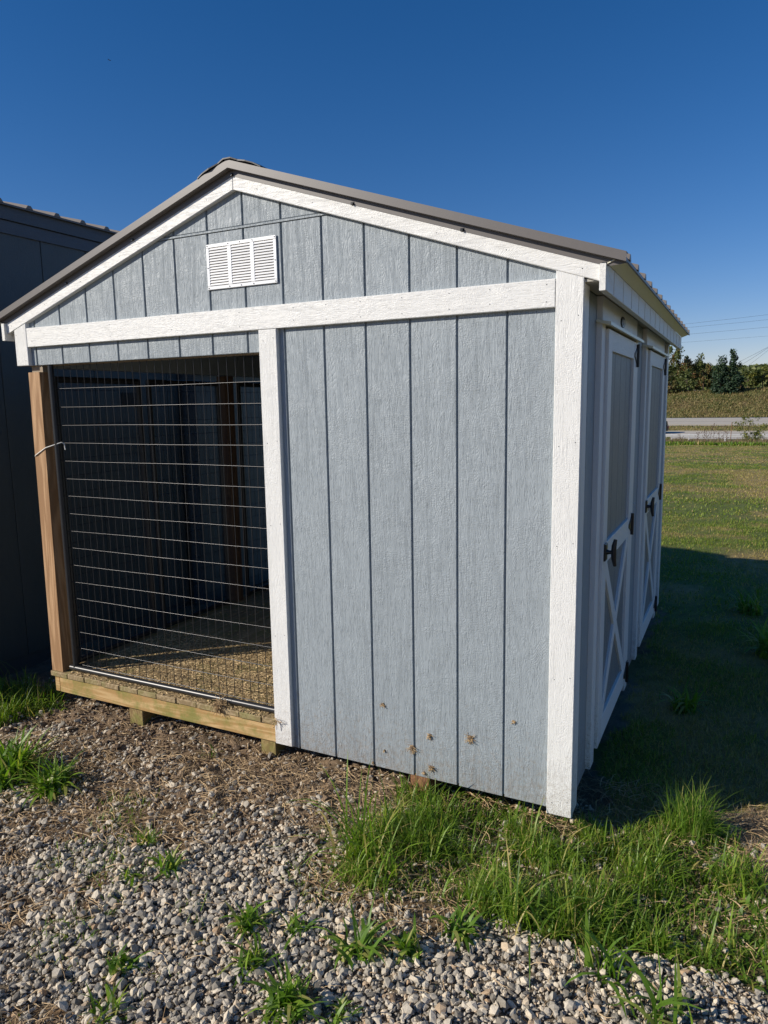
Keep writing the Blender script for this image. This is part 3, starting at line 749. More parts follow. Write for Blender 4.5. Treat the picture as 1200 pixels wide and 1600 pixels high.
muds = [(91.5, 5.2, 1.0, 'largest clump of dried mud and grass stuck on the groove low on the grey siding'),
        (94.8, 8.1, .75, 'round mud clump stuck on the siding just above and right of the largest clump'),
        (102.2, 9.2, 1.0, 'spiky dried grass clump on the siding board, rightmost of the big clumps'),
        (95.1, 2.3, .9, 'dried grass clump lowest on the siding, near the skid end'),
        (93.7, 1.0, .5, 'tiny mud fleck near the bottom edge of the siding beside the lowest clump'),
        (85.9, 12.1, .6, 'wispy dried grass clump highest of those stuck on the grey siding'),
        (86.1, 3.5, .4, 'tiny mud fleck low on the siding left of the largest clump'),
        (109.6, 13.5, .5, 'thin dried grass wisp on the siding board next to the white corner post'),
        (83.7, 0.7, .4, 'tiny mud fleck at the bottom edge of the siding, leftmost one')]
for i, (x, z, s, lab) in enumerate(muds):
    rn = random.Random(100+i); b = MB()
    n = 9; ring0 = [(x+math.cos(a)*s*rn.uniform(.5, .9)*.8, -.01, z+math.sin(a)*s*rn.uniform(.5, .9)*.6) for a in np.linspace(0, 2*math.pi, n, endpoint=False)]
    ring1 = [(x+(px-x)*.6, -.28*s-rn.random()*.1, z+(pz-z)*.6) for px, _, pz in ring0]; c = (x, -.4*s, z)
    b.add(ring0+ring1+[c], [(k, (k+1) % n, n+(k+1) % n, n+k) for k in range(n)]+[(n+k, n+(k+1) % n, 2*n) for k in range(n)])
    o = b.build('mud_clump', m_mud, None, label=lab, cat='mud clump', group='clumps of mud and dried grass stuck to the grey siding')
    st = MB(); curl_strands(st, (x, -.2, z-.1*s), int(26*s)+2, .45*s, .75*s, .04, rn, flat=-.06); st.build('dried_grass', m_straw, o)
b = MB(); rn = random.Random(5); curl_strands(b, (49.6, -.75, 5.9), 120, .7, 1.6, .045, rn)
b.build('straw_tuft', m_straw, None, label='tangled tuft of straw caught on the front edge of the kennel deck', cat='straw')
b = MB(); rn = random.Random(6); curl_strands(b, (63.6, -1.0, 5.2), 16, .5, 1.5, .045, rn)
b.build('straw_tuft', m_straw, None, label='small wisp of straw stuck on the white centre post near its foot', cat='straw')
# white cord tied round the left post
m_cord = simple('white_cord', (0.75, 0.74, 0.68), 0.7, 0, 0.2, 200, 0.08)
b = MB(); b.tube([(1.0, 2.0, 54.0), (1.15, -.42, 54.6), (1.7, -.6, 54.9), (4.9, -.5, 56.5), (8.2, .9, 57.6), (8.5, 1.35, 57.4), (8.7, 1.4, 56.0)], .12, 6)
b.build('tie_cord', m_cord, None, label='thin white cord tied round the bare wooden post and the wire panel', cat='cord')

# litter on the kennel floor
def chips(name, n, xf, yf, zf, m, L=(.4, 1.4), w=.05, parent=None, tilt=.35, **kw):
    x = xf(n); y = yf(n); a = rng.random(n)*math.pi*2; l = rng.uniform(*L, n); ww = w*rng.uniform(.7, 1.6, n); t = rng.uniform(-tilt, tilt, n)
    z = zf(x, y)+.05+rng.random(n)*.12
    ux, uy = np.cos(a), np.sin(a); V = np.empty((n, 5, 3)); 
    bend = rng.uniform(-.25, .25, n)*l
    for k, (s, hh) in enumerate(((-.5, -1), (-.5, 1), (.5, 1), (.5, -1))):
        V[:, k, 0] = x+ux*l*s-uy*ww*hh; V[:, k, 1] = y+uy*l*s+ux*ww*hh; V[:, k, 2] = z+np.abs(s*l)*np.abs(t)*np.sign(s)*.6+ .02
    V[:, 4, 0] = x-uy*bend; V[:, 4, 1] = y+ux*bend; V[:, 4, 2] = z+.12*l
    base = np.arange(n)[:, None]*5
    F = np.concatenate([base+np.array([[0, 1, 4]]), base+np.array([[1, 2, 4]]), base+np.array([[2, 3, 4]]), base+np.array([[3, 0, 4]])])
    return np_mesh(name, V.reshape(-1, 3)*IN, F, m, parent=parent, **kw)
chips('straw_litter', 16000, lambda n: rng.uniform(5.5, 63, n), lambda n: np.where(rng.random(n) < .85, rng.uniform(-.9, 34, n), rng.uniform(-.9, 90, n)), lambda x, y: 5.2+0*x, m_chaff, (.2, 1.0), .045, kind='stuff', label='chopped straw and chaff strewn over the kennel deck', cat='straw litter')

# ------------------------------------------------------------------ gravel, soil clods, straw on the ground
def rocks(name, x, y, size, m, sink=.25, zfun=None, **kw):
    """x,y,size metres"""
    ph = (1+5**.5)/2
    ico = np.array([(-1,ph,0),(1,ph,0),(-1,-ph,0),(1,-ph,0),(0,-1,ph),(0,1,ph),(0,-1,-ph),(0,1,-ph),(ph,0,-1),(ph,0,1),(-ph,0,-1),(-ph,0,1)])/1.9
    fc = np.array([(0,11,5),(0,5,1),(0,1,7),(0,7,10),(0,10,11),(1,5,9),(5,11,4),(11,10,2),(10,7,6),(7,1,8),(3,9,4),(3,4,2),(3,2,6),(3,6,8),(3,8,9),(4,9,5),(2,4,11),(6,2,10),(8,6,7),(9,8,1)])
    n = len(x); nv = 40
    var = ico[None]*rng.uniform(.52, 1.18, (nv, 12, 1))*rng.uniform(.6, 1.25, (nv, 1, 3))
    vi = rng.integers(0, nv, n); P_ = var[vi]*(size*.5)[:, None, None]
    P_[:, :, 2] *= rng.uniform(.55, .9, n)[:, None]
    a = rng.random(n)*2*math.pi; t = rng.normal(0, .5, n)
    ca, sa, ct, st = np.cos(a), np.sin(a), np.cos(t), np.sin(t)
    X_ = P_[:, :, 0]*ct[:, None]-P_[:, :, 2]*st[:, None]; Z_ = P_[:, :, 0]*st[:, None]+P_[:, :, 2]*ct[:, None]; Y_ = P_[:, :, 1]
    Xr = X_*ca[:, None]-Y_*sa[:, None]; Yr = X_*sa[:, None]+Y_*ca[:, None]
    z = (gz(x, y) if zfun is None else zfun(x, y))+size*.5*(.6-sink)+rng.random(n)*size*.25
    V = np.stack([Xr+x[:, None], Yr+y[:, None], Z_+z[:, None]], -1).reshape(-1, 3)
    F = (np.arange(n)[:, None, None]*12+fc[None]).reshape(-1, 3)
    return np_mesh(name, V, F, m, kind='stuff', **kw)
def stone_mat(name, stops, rough=.85):
    m, nt, b = mat(name)
    g = N(nt, 'ShaderNodeNewGeometry'); r = ramp(nt, stops); nt.links.new(g.outputs['Random Per Island'], r.inputs[0])
    v = coords(nt, (1, 1, 1), False); n = noise(nt, v, 260, 4, .65); rr = ramp(nt, [(.3, (.72,)*3), (.7, (1.15,)*3)]); nt.links.new(n, rr.inputs[0])
    c = mixc(nt, r.outputs[0], rr.outputs[0], 1.0, 'MULTIPLY'); nt.links.new(c, b.inputs['Base Color']); b.inputs['Roughness'].default_value = rough
    bp = N(nt, 'ShaderNodeBump'); bp.inputs['Strength'].default_value = .5; bp.inputs['Distance'].default_value = .0015
    nt.links.new(n, bp.inputs['Height']); nt.links.new(bp.outputs[0], b.inputs['Normal'])
    return m
m_stone = stone_mat('crushed_limestone', [(0, (.17, .150, .120)), (.3, (.38, .34, .275)), (.6, (.56, .495, .395)), (.85, (.70, .60, .45)), (1, (.42, .28, .16))])
n = 215000
x = rng.uniform(-45, 185, n); y = rng.uniform(-88, 12, n)
Z = zones(x, y)
pk_ = np.ones(n)
soilness = fbm(x, y, .06, 3, 91)
pk_ = np.where(Z['soil'], np.where((y < -9+soilness*6-3) , .42, .12), pk_)
pk_ = np.where(Z['green'], .10, pk_); pk_ = np.where(Z['lgrass'] , .15, pk_); pk_ = np.where(Z['lgb'], .5, pk_)
pk_ = np.where(Z['tan'], .12, pk_); pk_ = np.where(Z['lawn'], 0, pk_)
pk_ = np.where((pk_ > .9) & (fbm(x, y, .06, 4, 99) > .49), .32, pk_)
dist_c = np.hypot(x-140, y+106)
pk_ = pk_*np.where((x < -20) | (x > 165) | (y < -86), .35, 1)
keep = rng.random(n) < pk_
x, y = x[keep], y[keep]; sz = np.clip(rng.lognormal(math.log(.0142), .46, len(x)), .005, .038)
sz *= np.where(y < -30, 1.0, .88); sz = np.where(rng.random(len(x)) < .42, sz*rng.uniform(.28, .6, len(x)), sz*1.12)
rocks('gravel', x*IN, y*IN, sz, m_stone, label='grey and cream crushed stone gravel covering the yard in front of the sheds', cat='gravel')
m_clod = stone_mat('soil_clods', [(0, (.12, .082, .052)), (.5, (.22, .152, .096)), (1, (.34, .245, .16))], .95)
n = 15000; x = rng.uniform(-30, 104, n); y = rng.uniform(-26, 5, n); keep = inpoly(*wob(x, y, 5, 3), SOIL) & (rng.random(n) < .25+.75*fbm(x, y, .1, 3, 97))
x, y = x[keep], y[keep]; rocks('soil_clods', x*IN, y*IN, np.clip(rng.lognormal(math.log(.0095), .55, len(x)), .003, .045), m_clod, sink=.35, label='loose brown soil clods along the foot of the shed', cat='soil')

gz_in = lambda x, y: gz(x*IN, y*IN)/IN
def strands(name, n, reg, L, w, m, dens=None, h=(.05, .9), **kw):
    """long thin curved dry stems lying on the ground; inches"""
    x = rng.uniform(reg[0], reg[1], n); y = rng.uniform(reg[2], reg[3], n)
    if dens is not None: k = rng.random(n) < dens(x, y); x, y = x[k], y[k]; n = len(x)
    a = rng.random(n)*2*math.pi; l = rng.uniform(*L, n); cv = rng.normal(0, .7, n); K = 5
    z0 = gz_in(x, y)+rng.uniform(*h, n); V = np.empty((n, K, 2, 3)); px, py = x.copy(), y.copy(); ww = w*rng.uniform(.6, 1.4, n)
    lift = rng.uniform(0, .25, n)*l
    for k in range(K):
        t = k/(K-1); an = a+cv*t; 
        if k: px = px+np.cos(an)*l/(K-1); py = py+np.sin(an)*l/(K-1)
        zz = z0+lift*math.sin(math.pi*t)*.7+rng.uniform(-.08, .08, n)
        for s in (0, 1):
            sg = (s-.5)*2*ww*(1-.6*t); V[:, k, s, 0] = px-np.sin(an)*sg; V[:, k, s, 1] = py+np.cos(an)*sg; V[:, k, s, 2] = zz+sg*.6
    base = np.arange(n)[:, None]*(K*2); F = np.concatenate([base+np.array([[2*k, 2*k+1, 2*k+3, 2*k+2]]) for k in range(K-1)])
    return np_mesh(name, V.reshape(-1, 3)*IN, F, m, kind='stuff', **kw)
STRAW = [(46,-9),(58,0),(80,1),(92,0),(88,-14),(72,-17),(56,-17),(40,-12)]
strands('dry_grass_litter', 42000, (-20, 150, -75, 22), (1.0, 4.5), .045, m_straw,
        lambda x, y: np.where(inpoly(*wob(x, y, 4, 8), STRAW), .95, np.where(inpoly(x, y, SOIL), .22, np.where(inpoly(*wob(x, y, 3, 9), TANP), .9, np.where(fbm(x, y, .06, 4, 99) > .49, .75, .07)))),
        label='dead tan grass stems scattered over the soil and gravel', cat='dead grass')

# ------------------------------------------------------------------ green grass
def leaf_mat(name, stops, rough=.45, trans=.36):
    m, nt, b = mat(name)
    g = N(nt, 'ShaderNodeNewGeometry'); r = ramp(nt, stops); nt.links.new(g.outputs['Random Per Island'], r.inputs[0])
    nt.links.new(r.outputs[0], b.inputs['Base Color']); b.inputs['Roughness'].default_value = rough; b.inputs['Specular IOR Level'].default_value = .4
    tr = N(nt, 'ShaderNodeBsdfTranslucent'); c2 = mixc(nt, r.outputs[0], (1.5, 1.7, .6), 1.0, 'MULTIPLY'); nt.links.new(c2, tr.inputs[0])
    mx = N(nt, 'ShaderNodeMixShader'); mx.inputs[0].default_value = trans; out = nt.nodes['Material Output']
    nt.links.new(b.outputs[0], mx.inputs[1]); nt.links.new(tr.outputs[0], mx.inputs[2]); nt.links.new(mx.outputs[0], out.inputs[0])
    return m
m_grass = leaf_mat('grass_blades', [(0, (.07, .135, .012)), (.4, (.14, .235, .022)), (.75, (.215, .335, .036)), (.90, (.30, .30, .06)), (1, (.55, .42, .18))])
m_lawn = leaf_mat('lawn_blades', [(0, (.10, .17, .016)), (.5, (.175, .245, .028)), (.9, (.25, .30, .045)), (1, (.38, .34, .09))], .6, .3)
m_lawn_dry = leaf_mat('dry_lawn_blades', [(0, (.20, .19, .045)), (.5, (.33, .27, .085)), (1, (.48, .36, .15))], .7, .25)
m_tuft = leaf_mat('bright_grass_blades', [(0, (.07, .14, .015)), (.5, (.13, .24, .025)), (.8, (.22, .33, .04)), (1, (.38, .34, .12))])
def blades(name, x, y, L, w, lean, m, K=4, parent=None, zf=gz_in, **kw):
    """x,y inches; upright arching blades"""
    n = len(x); a = rng.random(n)*2*math.pi; ln = lean*rng.uniform(.2, 1.6, n); V = np.empty((n, 2*K+1, 3))
    z0 = zf(x, y)-.3; tw = rng.uniform(-.8, .8, n); ux, uy = np.cos(a), np.sin(a)
    for k in range(K+1):
        t = k/K; out_ = L*(np.sin(np.minimum(ln*t, 2.0))*t*.9); hgt = L*t*np.cos(np.minimum(ln*t, 1.75)*.8)
        hgt = np.maximum(hgt, .15)
        cx_, cy_, cz_ = x+ux*out_, y+uy*out_, z0+hgt
        if k == K: V[:, 2*K] = np.stack([cx_, cy_, cz_], -1)
        else:
            ww = w*(1-.75*t*t)*.5; an = a+math.pi/2+tw*t
            V[:, 2*k] = np.stack([cx_-np.cos(an)*ww, cy_-np.sin(an)*ww, cz_], -1); V[:, 2*k+1] = np.stack([cx_+np.cos(an)*ww, cy_+np.sin(an)*ww, cz_], -1)
    base = np.arange(n)[:, None]*(2*K+1)
    F = np.concatenate([base+np.array([[2*k, 2*k+1, 2*k+3]]) for k in range(K-1)]+[base+np.array([[2*k, 2*k+3, 2*k+2]]) for k in range(K-1)]+[base+np.array([[2*K-2, 2*K-1, 2*K]])])
    return np_mesh(name, V.reshape(-1, 3)*IN, F, m, parent=parent, smooth=True, **kw)
# long grass in front of the corner
n = 46000; x = rng.uniform(84, 205, n); y = rng.uniform(-28, 18, n); zz = zones(x, y)
cl = fbm(x, y, .16, 3, 110)
k = zz['green'] & (rng.random(n) < .35+1.1*smooth(.35, .62, cl)) & ~((y > -.5) & (x < 119.5)) & ~((x > 150) & (rng.random(n) < .6))
x, y, cl = x[k], y[k], cl[k]; n = len(x)
L = rng.uniform(1.4, 4.6, n)*(.55+1.0*smooth(.3, .7, cl)); tall = rng.random(n) < .06; L = np.where(tall, L*1.9, L)
L = np.minimum(L, 8.5); L = np.where(y > 1, np.minimum(L, 3.2), L)
blades('long_grass', x, y, L, rng.uniform(.09, .24, n)*np.where(tall, 1.3, 1), rng.uniform(.5, 1.5, n), m_grass, 4, kind='stuff', label='long green grass growing between the gravel and the shed corner', cat='grass')
# low broad clover-like leaves mixed in
n = 5000; x = rng.uniform(88, 160, n); y = rng.uniform(-25, 14, n); zz = zones(x, y); k = zz['green'] & (fbm(x, y, .1, 2, 120) > .47); x, y = x[k], y[k]; n = len(x)
blades('ground_leaves', x, y, rng.uniform(.8, 2.2, n), rng.uniform(.4, .8, n), rng.uniform(1.0, 1.9, n), m_tuft, 3, kind='stuff', label='low broad green leaves among the long grass', cat='ground cover')
# sparse blades over gravel and soil
n = 26000; x = rng.uniform(-20, 160, n); y = rng.uniform(-80, -2, n); cl = fbm(x, y, .08, 4, 130); zz = zones(x, y)
k = ~zz['green'] & (rng.random(n) < np.where(zz['lgrass'] | zz['lgb'], .0, .9*smooth(.60, .70, cl)+.004)) & (y < -14)
x, y = x[k], y[k]; n = len(x); blades('sparse_grass', x, y, rng.uniform(.8, 2.6, n), rng.uniform(.08, .2, n), rng.uniform(.6, 1.7, n), m_grass, 3, kind='stuff', label='sparse short grass poking through the gravel', cat='grass')
# lawn beside and behind
def lawn_pts(n, x0, x1, y0, y1): return rng.uniform(x0, x1, n), rng.uniform(y0, y1, n)
bl = []
for n, x0, x1, y0, y1, Lm, wd in ((60000, 119, 190, 4, 130, 2.4, .16), (80000, 68, 290, 130, 420, 2.4, .30), (70000, -25, 380, 420, 1200, 3.0, .7), (46000, -240, 460, 1200, 2750, 3.4, 1.5)):
    x, y = lawn_pts(n, x0, x1, y0, y1); zz = zones(x, y); k = zz['lawn'] & (rng.random(n) < .35+.9*smooth(.35, .6, fbm(x, y, .05, 3, 140)))
    x, y = x[k], y[k]; bl.append((x, y, rng.uniform(.4, 1, len(x))*Lm, rng.uniform(.5, 1.2, len(x))*wd))
x, y, L, w_ = [np.concatenate([b_[i] for b_ in bl]) for i in range(4)]
lw = fbm(x, y, .012, 4, 50)*.6+fbm(x, y, .06, 3, 55)*.4
gm = rng.random(len(x)) < smooth(.42, .66, lw)*.85+.05; ln_ = rng.uniform(.6, 1.6, len(x))
blades('lawn_grass', x[gm], y[gm], L[gm], w_[gm], ln_[gm], m_lawn, 2, kind='stuff', label='mown green lawn running from the sheds to the road', cat='grass')
gm = ~gm
blades('dry_lawn_grass', x[gm], y[gm], L[gm]*.8, w_[gm], ln_[gm], m_lawn_dry, 2, kind='stuff', label='dry tan patches of the mown lawn between the sheds and the road', cat='dry grass')
# strip of uncut grass beside the neighbouring shed
n = 9000; x = rng.uniform(-45, 6, n); y = rng.uniform(-34, 8, n); zz = zones(x, y); k = zz['lgrass'] & (x > -44.5); x, y = x[k], y[k]; n = len(x)
L = rng.uniform(1.5, 5.5, n)*(.5+.7*smooth(4, -6, x)); L = np.where(rng.random(n) < .08, L*1.7, L)
blades('long_grass', x, y, L, rng.uniform(.12, .3, n), rng.uniform(.5, 1.7, n), m_grass, 4, kind='stuff', label='long grass at the left edge between the two sheds', cat='grass')

# single weeds and tufts one can point at
def rosette(x, y, n, L, w, lab, m=None, lean=(1.0, 2.3), K=5):
    n = int(n*1.5); ang = rng.random(n)*2*math.pi; r = rng.uniform(0, 1, n)**.7*L*.38
    o = empty('weed', (x, y, gzi(x, y)), lab, 'weed', 'weeds rooted in the gravel and soil')
    blades('leaves', x+np.cos(ang)*r, y+np.sin(ang)*r, rng.uniform(.25, 1, n)**1.3*L*1.1, rng.uniform(.4, 1.5, n)*w, rng.uniform(lean[0]*.6, lean[1], n), m or m_tuft, K, parent=o)
    return o
rosette(19, -25.5, 240, 9.5, .6, 'large leafy weed clump on the gravel at the left edge')
rosette(30, -25, 130, 7, .55, 'leafy weed beside the large clump, on its shed side')
rosette(8, -27, 130, 8, .55, 'leafy weed cut by the left edge of the photo, beside the large clump')
rosette(66, -33, 34, 4.2, .5, 'small weed rosette alone in the gravel left of centre')
rosette(62, -37, 18, 3.5, .45, 'sparse low weed in the gravel below the small rosette')
rosette(90, -35, 30, 4, .4, 'weed rosette in the gravel left of the upright one')
rosette(99.5, -35.5, 44, 6, .5, 'upright weed rosette in the gravel at mid width')
rosette(105.5, -32.5, 34, 4.2, .55, 'weed rosette just below the long grass, right of the upright one')
rosette(110, -26.5, 40, 4.6, .6, 'broad weed at the lower edge of the long grass')
rosette(95.5, -45.5, 80, 6, .55, 'big weed clump in the gravel at the bottom of the picture')
rosette(73, -49.5, 30, 4, .6, 'low leafy weed in the gravel at lower left')
rosette(84, -37, 60, 4.5, .5, 'low spreading weed in the gravel left of the weed rosettes at mid width')
rosette(88, -42, 50, 4.5, .45, 'ragged weed in the gravel between the bottom clump and the mid width rosettes')
rosette(102, -44, 26, 4, .4, 'small weed right of the big clump at the bottom of the picture')
rosette(58, -30, 40, 3.5, .3, 'thin grassy weed in the dirt patch left of centre', m_grass)
rosette(76, -55, 40, 4.5, .4, 'ragged weed near the bottom edge at lower left', m_grass)
rosette(137, -29, 18, 9, .5, 'coarse grass plant sprawling on the gravel at lower right', lean=(1.1, 1.7))
rosette(129, -25, 26, 7, .5, 'coarse grass plant at the lower edge of the long grass under the corner', lean=(1.1, 1.7))
rosette(136, 9.5, 420, 9.5, .12, 'tall bright grass tuft rising against the shadow right of the corner', lean=(.2, 1.3))
rosette(91, -17, 46, 13, .26, 'long bladed grass plant sprawling left over the gravel from the long grass', m_grass, (.9, 1.7), 6)
rosette(97, -22, 40, 11, .3, 'broad bladed grass plant at the lower left corner of the long grass', m_grass, (.8, 1.7), 6)
rosette(118, -21, 40, 11, .28, 'arching grass plant at the gravel edge straight below the white corner post', m_grass, (.8, 1.6), 6)
rosette(50, -5.5, 8, 5, .16, 'few green blades in the soil in front of the kennel bay', lean=(.5, 1.4))
rosette(132, 60, 60, 8, .6, 'leafy weed in the shade beside the second door')
rosette(150, 105, 90, 10, .7, 'wide leafy weed in the shade at the right edge')
rosette(146, 150, 80, 10, .6, 'leafy weed further back in the shade')

# ------------------------------------------------------------------ guardrail
def mbuild(o): return o
gr_root = empty('guardrail', (0, 88*M, -3.4*M), 'galvanised steel guardrail running along the near edge of the road', 'guardrail')
gzr = lambda x_, y_: float(np.interp(y_, prof_y, prof_z))
b = MB(); prof = [(.0, .55), (.06, .58), (.06, .66), (.0, .70), (.06, .74), (.06, .82), (.0, .86)]
xs = [-160, 160]; V = []
for xx in xs:
    for dy, dz in prof: V.append((xx*M, (87.6-dy)*M, (gzr(0, 87.6)+dz+.12)*M))
b.add(V, [(i, i+1, len(prof)+i+1, len(prof)+i) for i in range(len(prof)-1)]); m_galv = simple('weathered_guardrail', (0.52, 0.52, 0.51), 0.5, 0.15, 0.1, 10, 0.1); b.build('rail', m_galv, gr_root)
pm = None
for i in range(-24, 25):
    xx = 2.0+i*1.905
    if pm is None:
        b = MB(); b.cbox((xx-.075)*M, (xx+.075)*M, 87.62*M, 87.86*M, (gzr(0, 87.7)-.3)*M, (gzr(0, 87.7)+1.02)*M, .3)
        pm = b.build('post', m_galv, gr_root); x_first = xx
    else:
        o = pm.copy(); COL.objects.link(o); o.location = ((xx-x_first), 0, 0)
# wire fence stake
b = MB(); z_ = gzr(0, 84); b.tube([(2.58*M, 84*M, (z_-.1)*M), (2.64*M, 84*M, (z_+2.6)*M)], 1.3, 6); b.build('stake', m_skid2, None, label='thin upright stake standing in the weeds in front of the guardrail', cat='stake')

# ------------------------------------------------------------------ dark car on the near road
def car():
    cxm, cym, cz = -7.35, 99.0, gzr(0, 99)+.03
    root = empty('parked_car', (cxm*M, cym*M, cz*M), 'dark car on the near road, mostly hidden behind the shed corner', 'car')
    m_car = simple('dark_car_paint', (.02, .022, .025), .25, .3, 0, 5, .1); m_gl = simple('car_glass', (.05, .06, .07), .08, 0, 0, 5, .05); m_ty = simple('tyre_rubber', (.02, .02, .02), .8)
    P2 = lambda pts: [((cxm+a)*M, (cz+c)*M) for a, c in pts]
    b = MB(); b.ext(P2([(-2.3, .35), (2.28, .35), (2.33, .8), (2.25, 1.0), (-2.3, 1.0), (-2.36, .7)]), 'y', (cym+.9)*M, (cym-.9)*M, 3, True); b.build('body', m_car, root)
    b = MB(); b.ext(P2([(-1.2, 1.0), (2.2, 1.0), (2.05, 1.62), (-.6, 1.66)]), 'y', (cym+.78)*M, (cym-.78)*M, 3, True); b.build('cabin', m_car, root)
    for a0, a1 in ((-.75, .25), (.35, 1.15), (1.25, 1.9)):
        b = MB(); b.ext(P2([(a0, 1.08), (a1, 1.08), (a1-.05, 1.5), (a0+.12, 1.5)]), 'y', (cym-.77)*M, (cym-.80)*M, .5); b.build('window', m_gl, root)
    for wx in (-1.45, 1.45):
        for wy in (-.84, .84):
            b = MB(); b.tube([((cxm+wx)*M, (cym+wy-.11)*M, (cz+.34)*M), ((cxm+wx)*M, (cym+wy+.11)*M, (cz+.34)*M)], .34*M, 18); w = b.build('wheel', m_ty, root)
            b = MB(); b.tube([((cxm+wx)*M, (cym+wy-.125)*M, (cz+.34)*M), ((cxm+wx)*M, (cym+wy+.125)*M, (cz+.34)*M)], .2*M, 12); b.build('rim', m_steel, w)
    b = MB(); b.box((cxm+2.24)*M, (cxm+2.36)*M, (cym-.85)*M, (cym-.55)*M, (cz+.75)*M, (cz+.95)*M); b.build('taillight', simple('red_lens', (.08, .01, .01), .3), root)
car()

# ------------------------------------------------------------------ weeds, bank grass, bushes and trees
m_dry = leaf_mat('dry_weeds', [(0, (.10, .105, .035)), (.4, (.17, .13, .06)), (.8, (.26, .19, .10)), (1, (.12, .06, .04))], .7, .15)
m_bank = leaf_mat('bank_grass', [(0, (.09, .11, .026)), (.45, (.17, .15, .05)), (1, (.30, .22, .10))], .7, .15)
n = 15000; x = rng.uniform(-14, 16, n); y = 70.5+rng.random(n)**1.2*15.5
hN = fbm(x, y, .5, 3, 150); L = (.25+.9*rng.random(n)*hN*1.3)*smooth(69.5, 76, y)+.12
blades('roadside_weeds', x*M, y*M, L*M, rng.uniform(.02, .07, n)*M, rng.uniform(.2, .9, n), m_dry, 3, kind='stuff', label='dry weeds and tall grass along the verge before the guardrail', cat='weeds')
n = 5000; x = rng.uniform(-14, 16, n); y = 70.2+rng.random(n)*3.0
blades('roadside_greens', x*M, y*M, rng.uniform(.15, .5, n)*M, rng.uniform(.06, .14, n)*M, rng.uniform(.4, 1.2, n), m_grass, 3, kind='stuff', label='green weeds along the far edge of the lawn', cat='weeds')
n = 45000; x = rng.uniform(-30, 32, n); y = rng.uniform(129.3, 156, n); kk = rng.random(n) < .4+fbm(x, y, .2, 3, 160)
x, y = x[kk], y[kk]; n = len(x)
blades('bank_grass', x*M, y*M, rng.uniform(.15, .55, n)*M, rng.uniform(.06, .16, n)*M, rng.uniform(.5, 1.5, n), m_bank, 2, kind='stuff', label='rough brown and green grass on the bank behind the road', cat='grass')
# median grass
n = 6000; x = rng.uniform(-30, 30, n); y = rng.uniform(104, 112.6, n); blades('median_grass', x*M, y*M, rng.uniform(.1, .3, n)*M, rng.uniform(.06, .15, n)*M, rng.uniform(.3, 1.2, n), m_bank, 2, kind='stuff', label='short grass on the median between the two carriageways', cat='grass')
# individual dead flower stalks with dark seed heads
m_stalk = simple('dead_stalk', (.12, .075, .05), .8)
for i, (px, py, h) in enumerate([(-.6, 82, 1.5), (.1, 81.5, 1.8), (.6, 83, 2.2), (1.0, 82, 2.4), (1.5, 83, 2.0), (1.9, 82.5, 2.3), (2.2, 82, 1.7), (-2.2, 80, 1.3), (.4, 80, 1.6)]):
    rn = random.Random(i); z_ = gzr(0, py); b = MB(); heads = MB()
    b.tube([(px*M, py*M, z_*M), ((px+rn.uniform(-.15, .15))*M, py*M, (z_+h)*M)], .5, 4)
    for j in range(16):
        t = rn.uniform(.35, 1); sx = px+rn.uniform(-.4, .4)*t; sz_ = z_+h*t
        b.tube([(px*M, py*M, (z_+h*t-.25)*M), (sx*M, (py+rn.uniform(-.2, .2))*M, sz_*M)], .25, 3, cap=False)
        heads.tube([(sx*M, py*M, (sz_-.03)*M), (sx*M, py*M, (sz_+.05)*M)], 1.3, 5)
    lab = ['shortish dead flower stalk near the left of the row', 'dead flower stalk third from the left in the row', 'dead branching stalk near the middle of the row before the road', 'tallest dead flower stalk of the row before the road', 'dead flower stalk just left of the stake', 'tall dead flower stalk nearest the stake', 'short dead flower stalk beside the stake', 'small dead flower stalk standing alone at far left of the verge', 'dead flower stalk a step nearer than the row'][i]
    o = b.build('dead_flower_stalk', m_stalk, None, label=lab, cat='weed', group='dead flower stalks on the verge'); heads.build('seed_heads', m_stalk, o, kind='stuff')

def leaf_cloud(cx, cy, z0, rx, ry, rz, n, s, shape='round', droop=0.0, clumps=14, seed=0):
    """metres; leaf quads grouped in clumps through the crown volume"""
    r_ = np.random.default_rng(seed)
    cc = []
    while len(cc) < clumps:
        p = r_.uniform(-1, 1, 3)
        if shape == 'cone':
            t = (p[2]+1)/2; rad = (1-t)**.75*.95+.06
            if math.hypot(p[0], p[1]) < rad: cc.append(p)
        elif np.linalg.norm(p) < 1 and np.linalg.norm(p) > .35: cc.append(p)
    cc = np.array(cc); ci = r_.integers(0, clumps, n); cs = r_.uniform(.14, .34, clumps)
    d = r_.normal(0, 1, (n, 3)); d /= np.linalg.norm(d, axis=1)[:, None]; rr = r_.random(n)**(1/2.2)
    p = cc[ci]+d*(rr*cs[ci])[:, None]
    C_ = np.stack([cx+p[:, 0]*rx, cy+p[:, 1]*ry, z0+rz+p[:, 2]*rz], -1)
    nrm = r_.normal(0, 1, (n, 3))+d*1.2+np.array([0, 0, .4]); nrm /= np.linalg.norm(nrm, axis=1)[:, None]
    t1 = np.cross(nrm, r_.normal(0, 1, (n, 3))); t1 /= np.linalg.norm(t1, axis=1)[:, None]; t2 = np.cross(nrm, t1)
    sz_ = s*r_.uniform(.5, 1.3, n)[:, None]
    V = np.stack([C_-t1*sz_*.9, C_+t2*sz_*.5, C_+t1*sz_*.9, C_-t2*sz_*.5], 1)
    F = np.arange(n*4).reshape(n, 4)
    return V.reshape(-1, 3), F
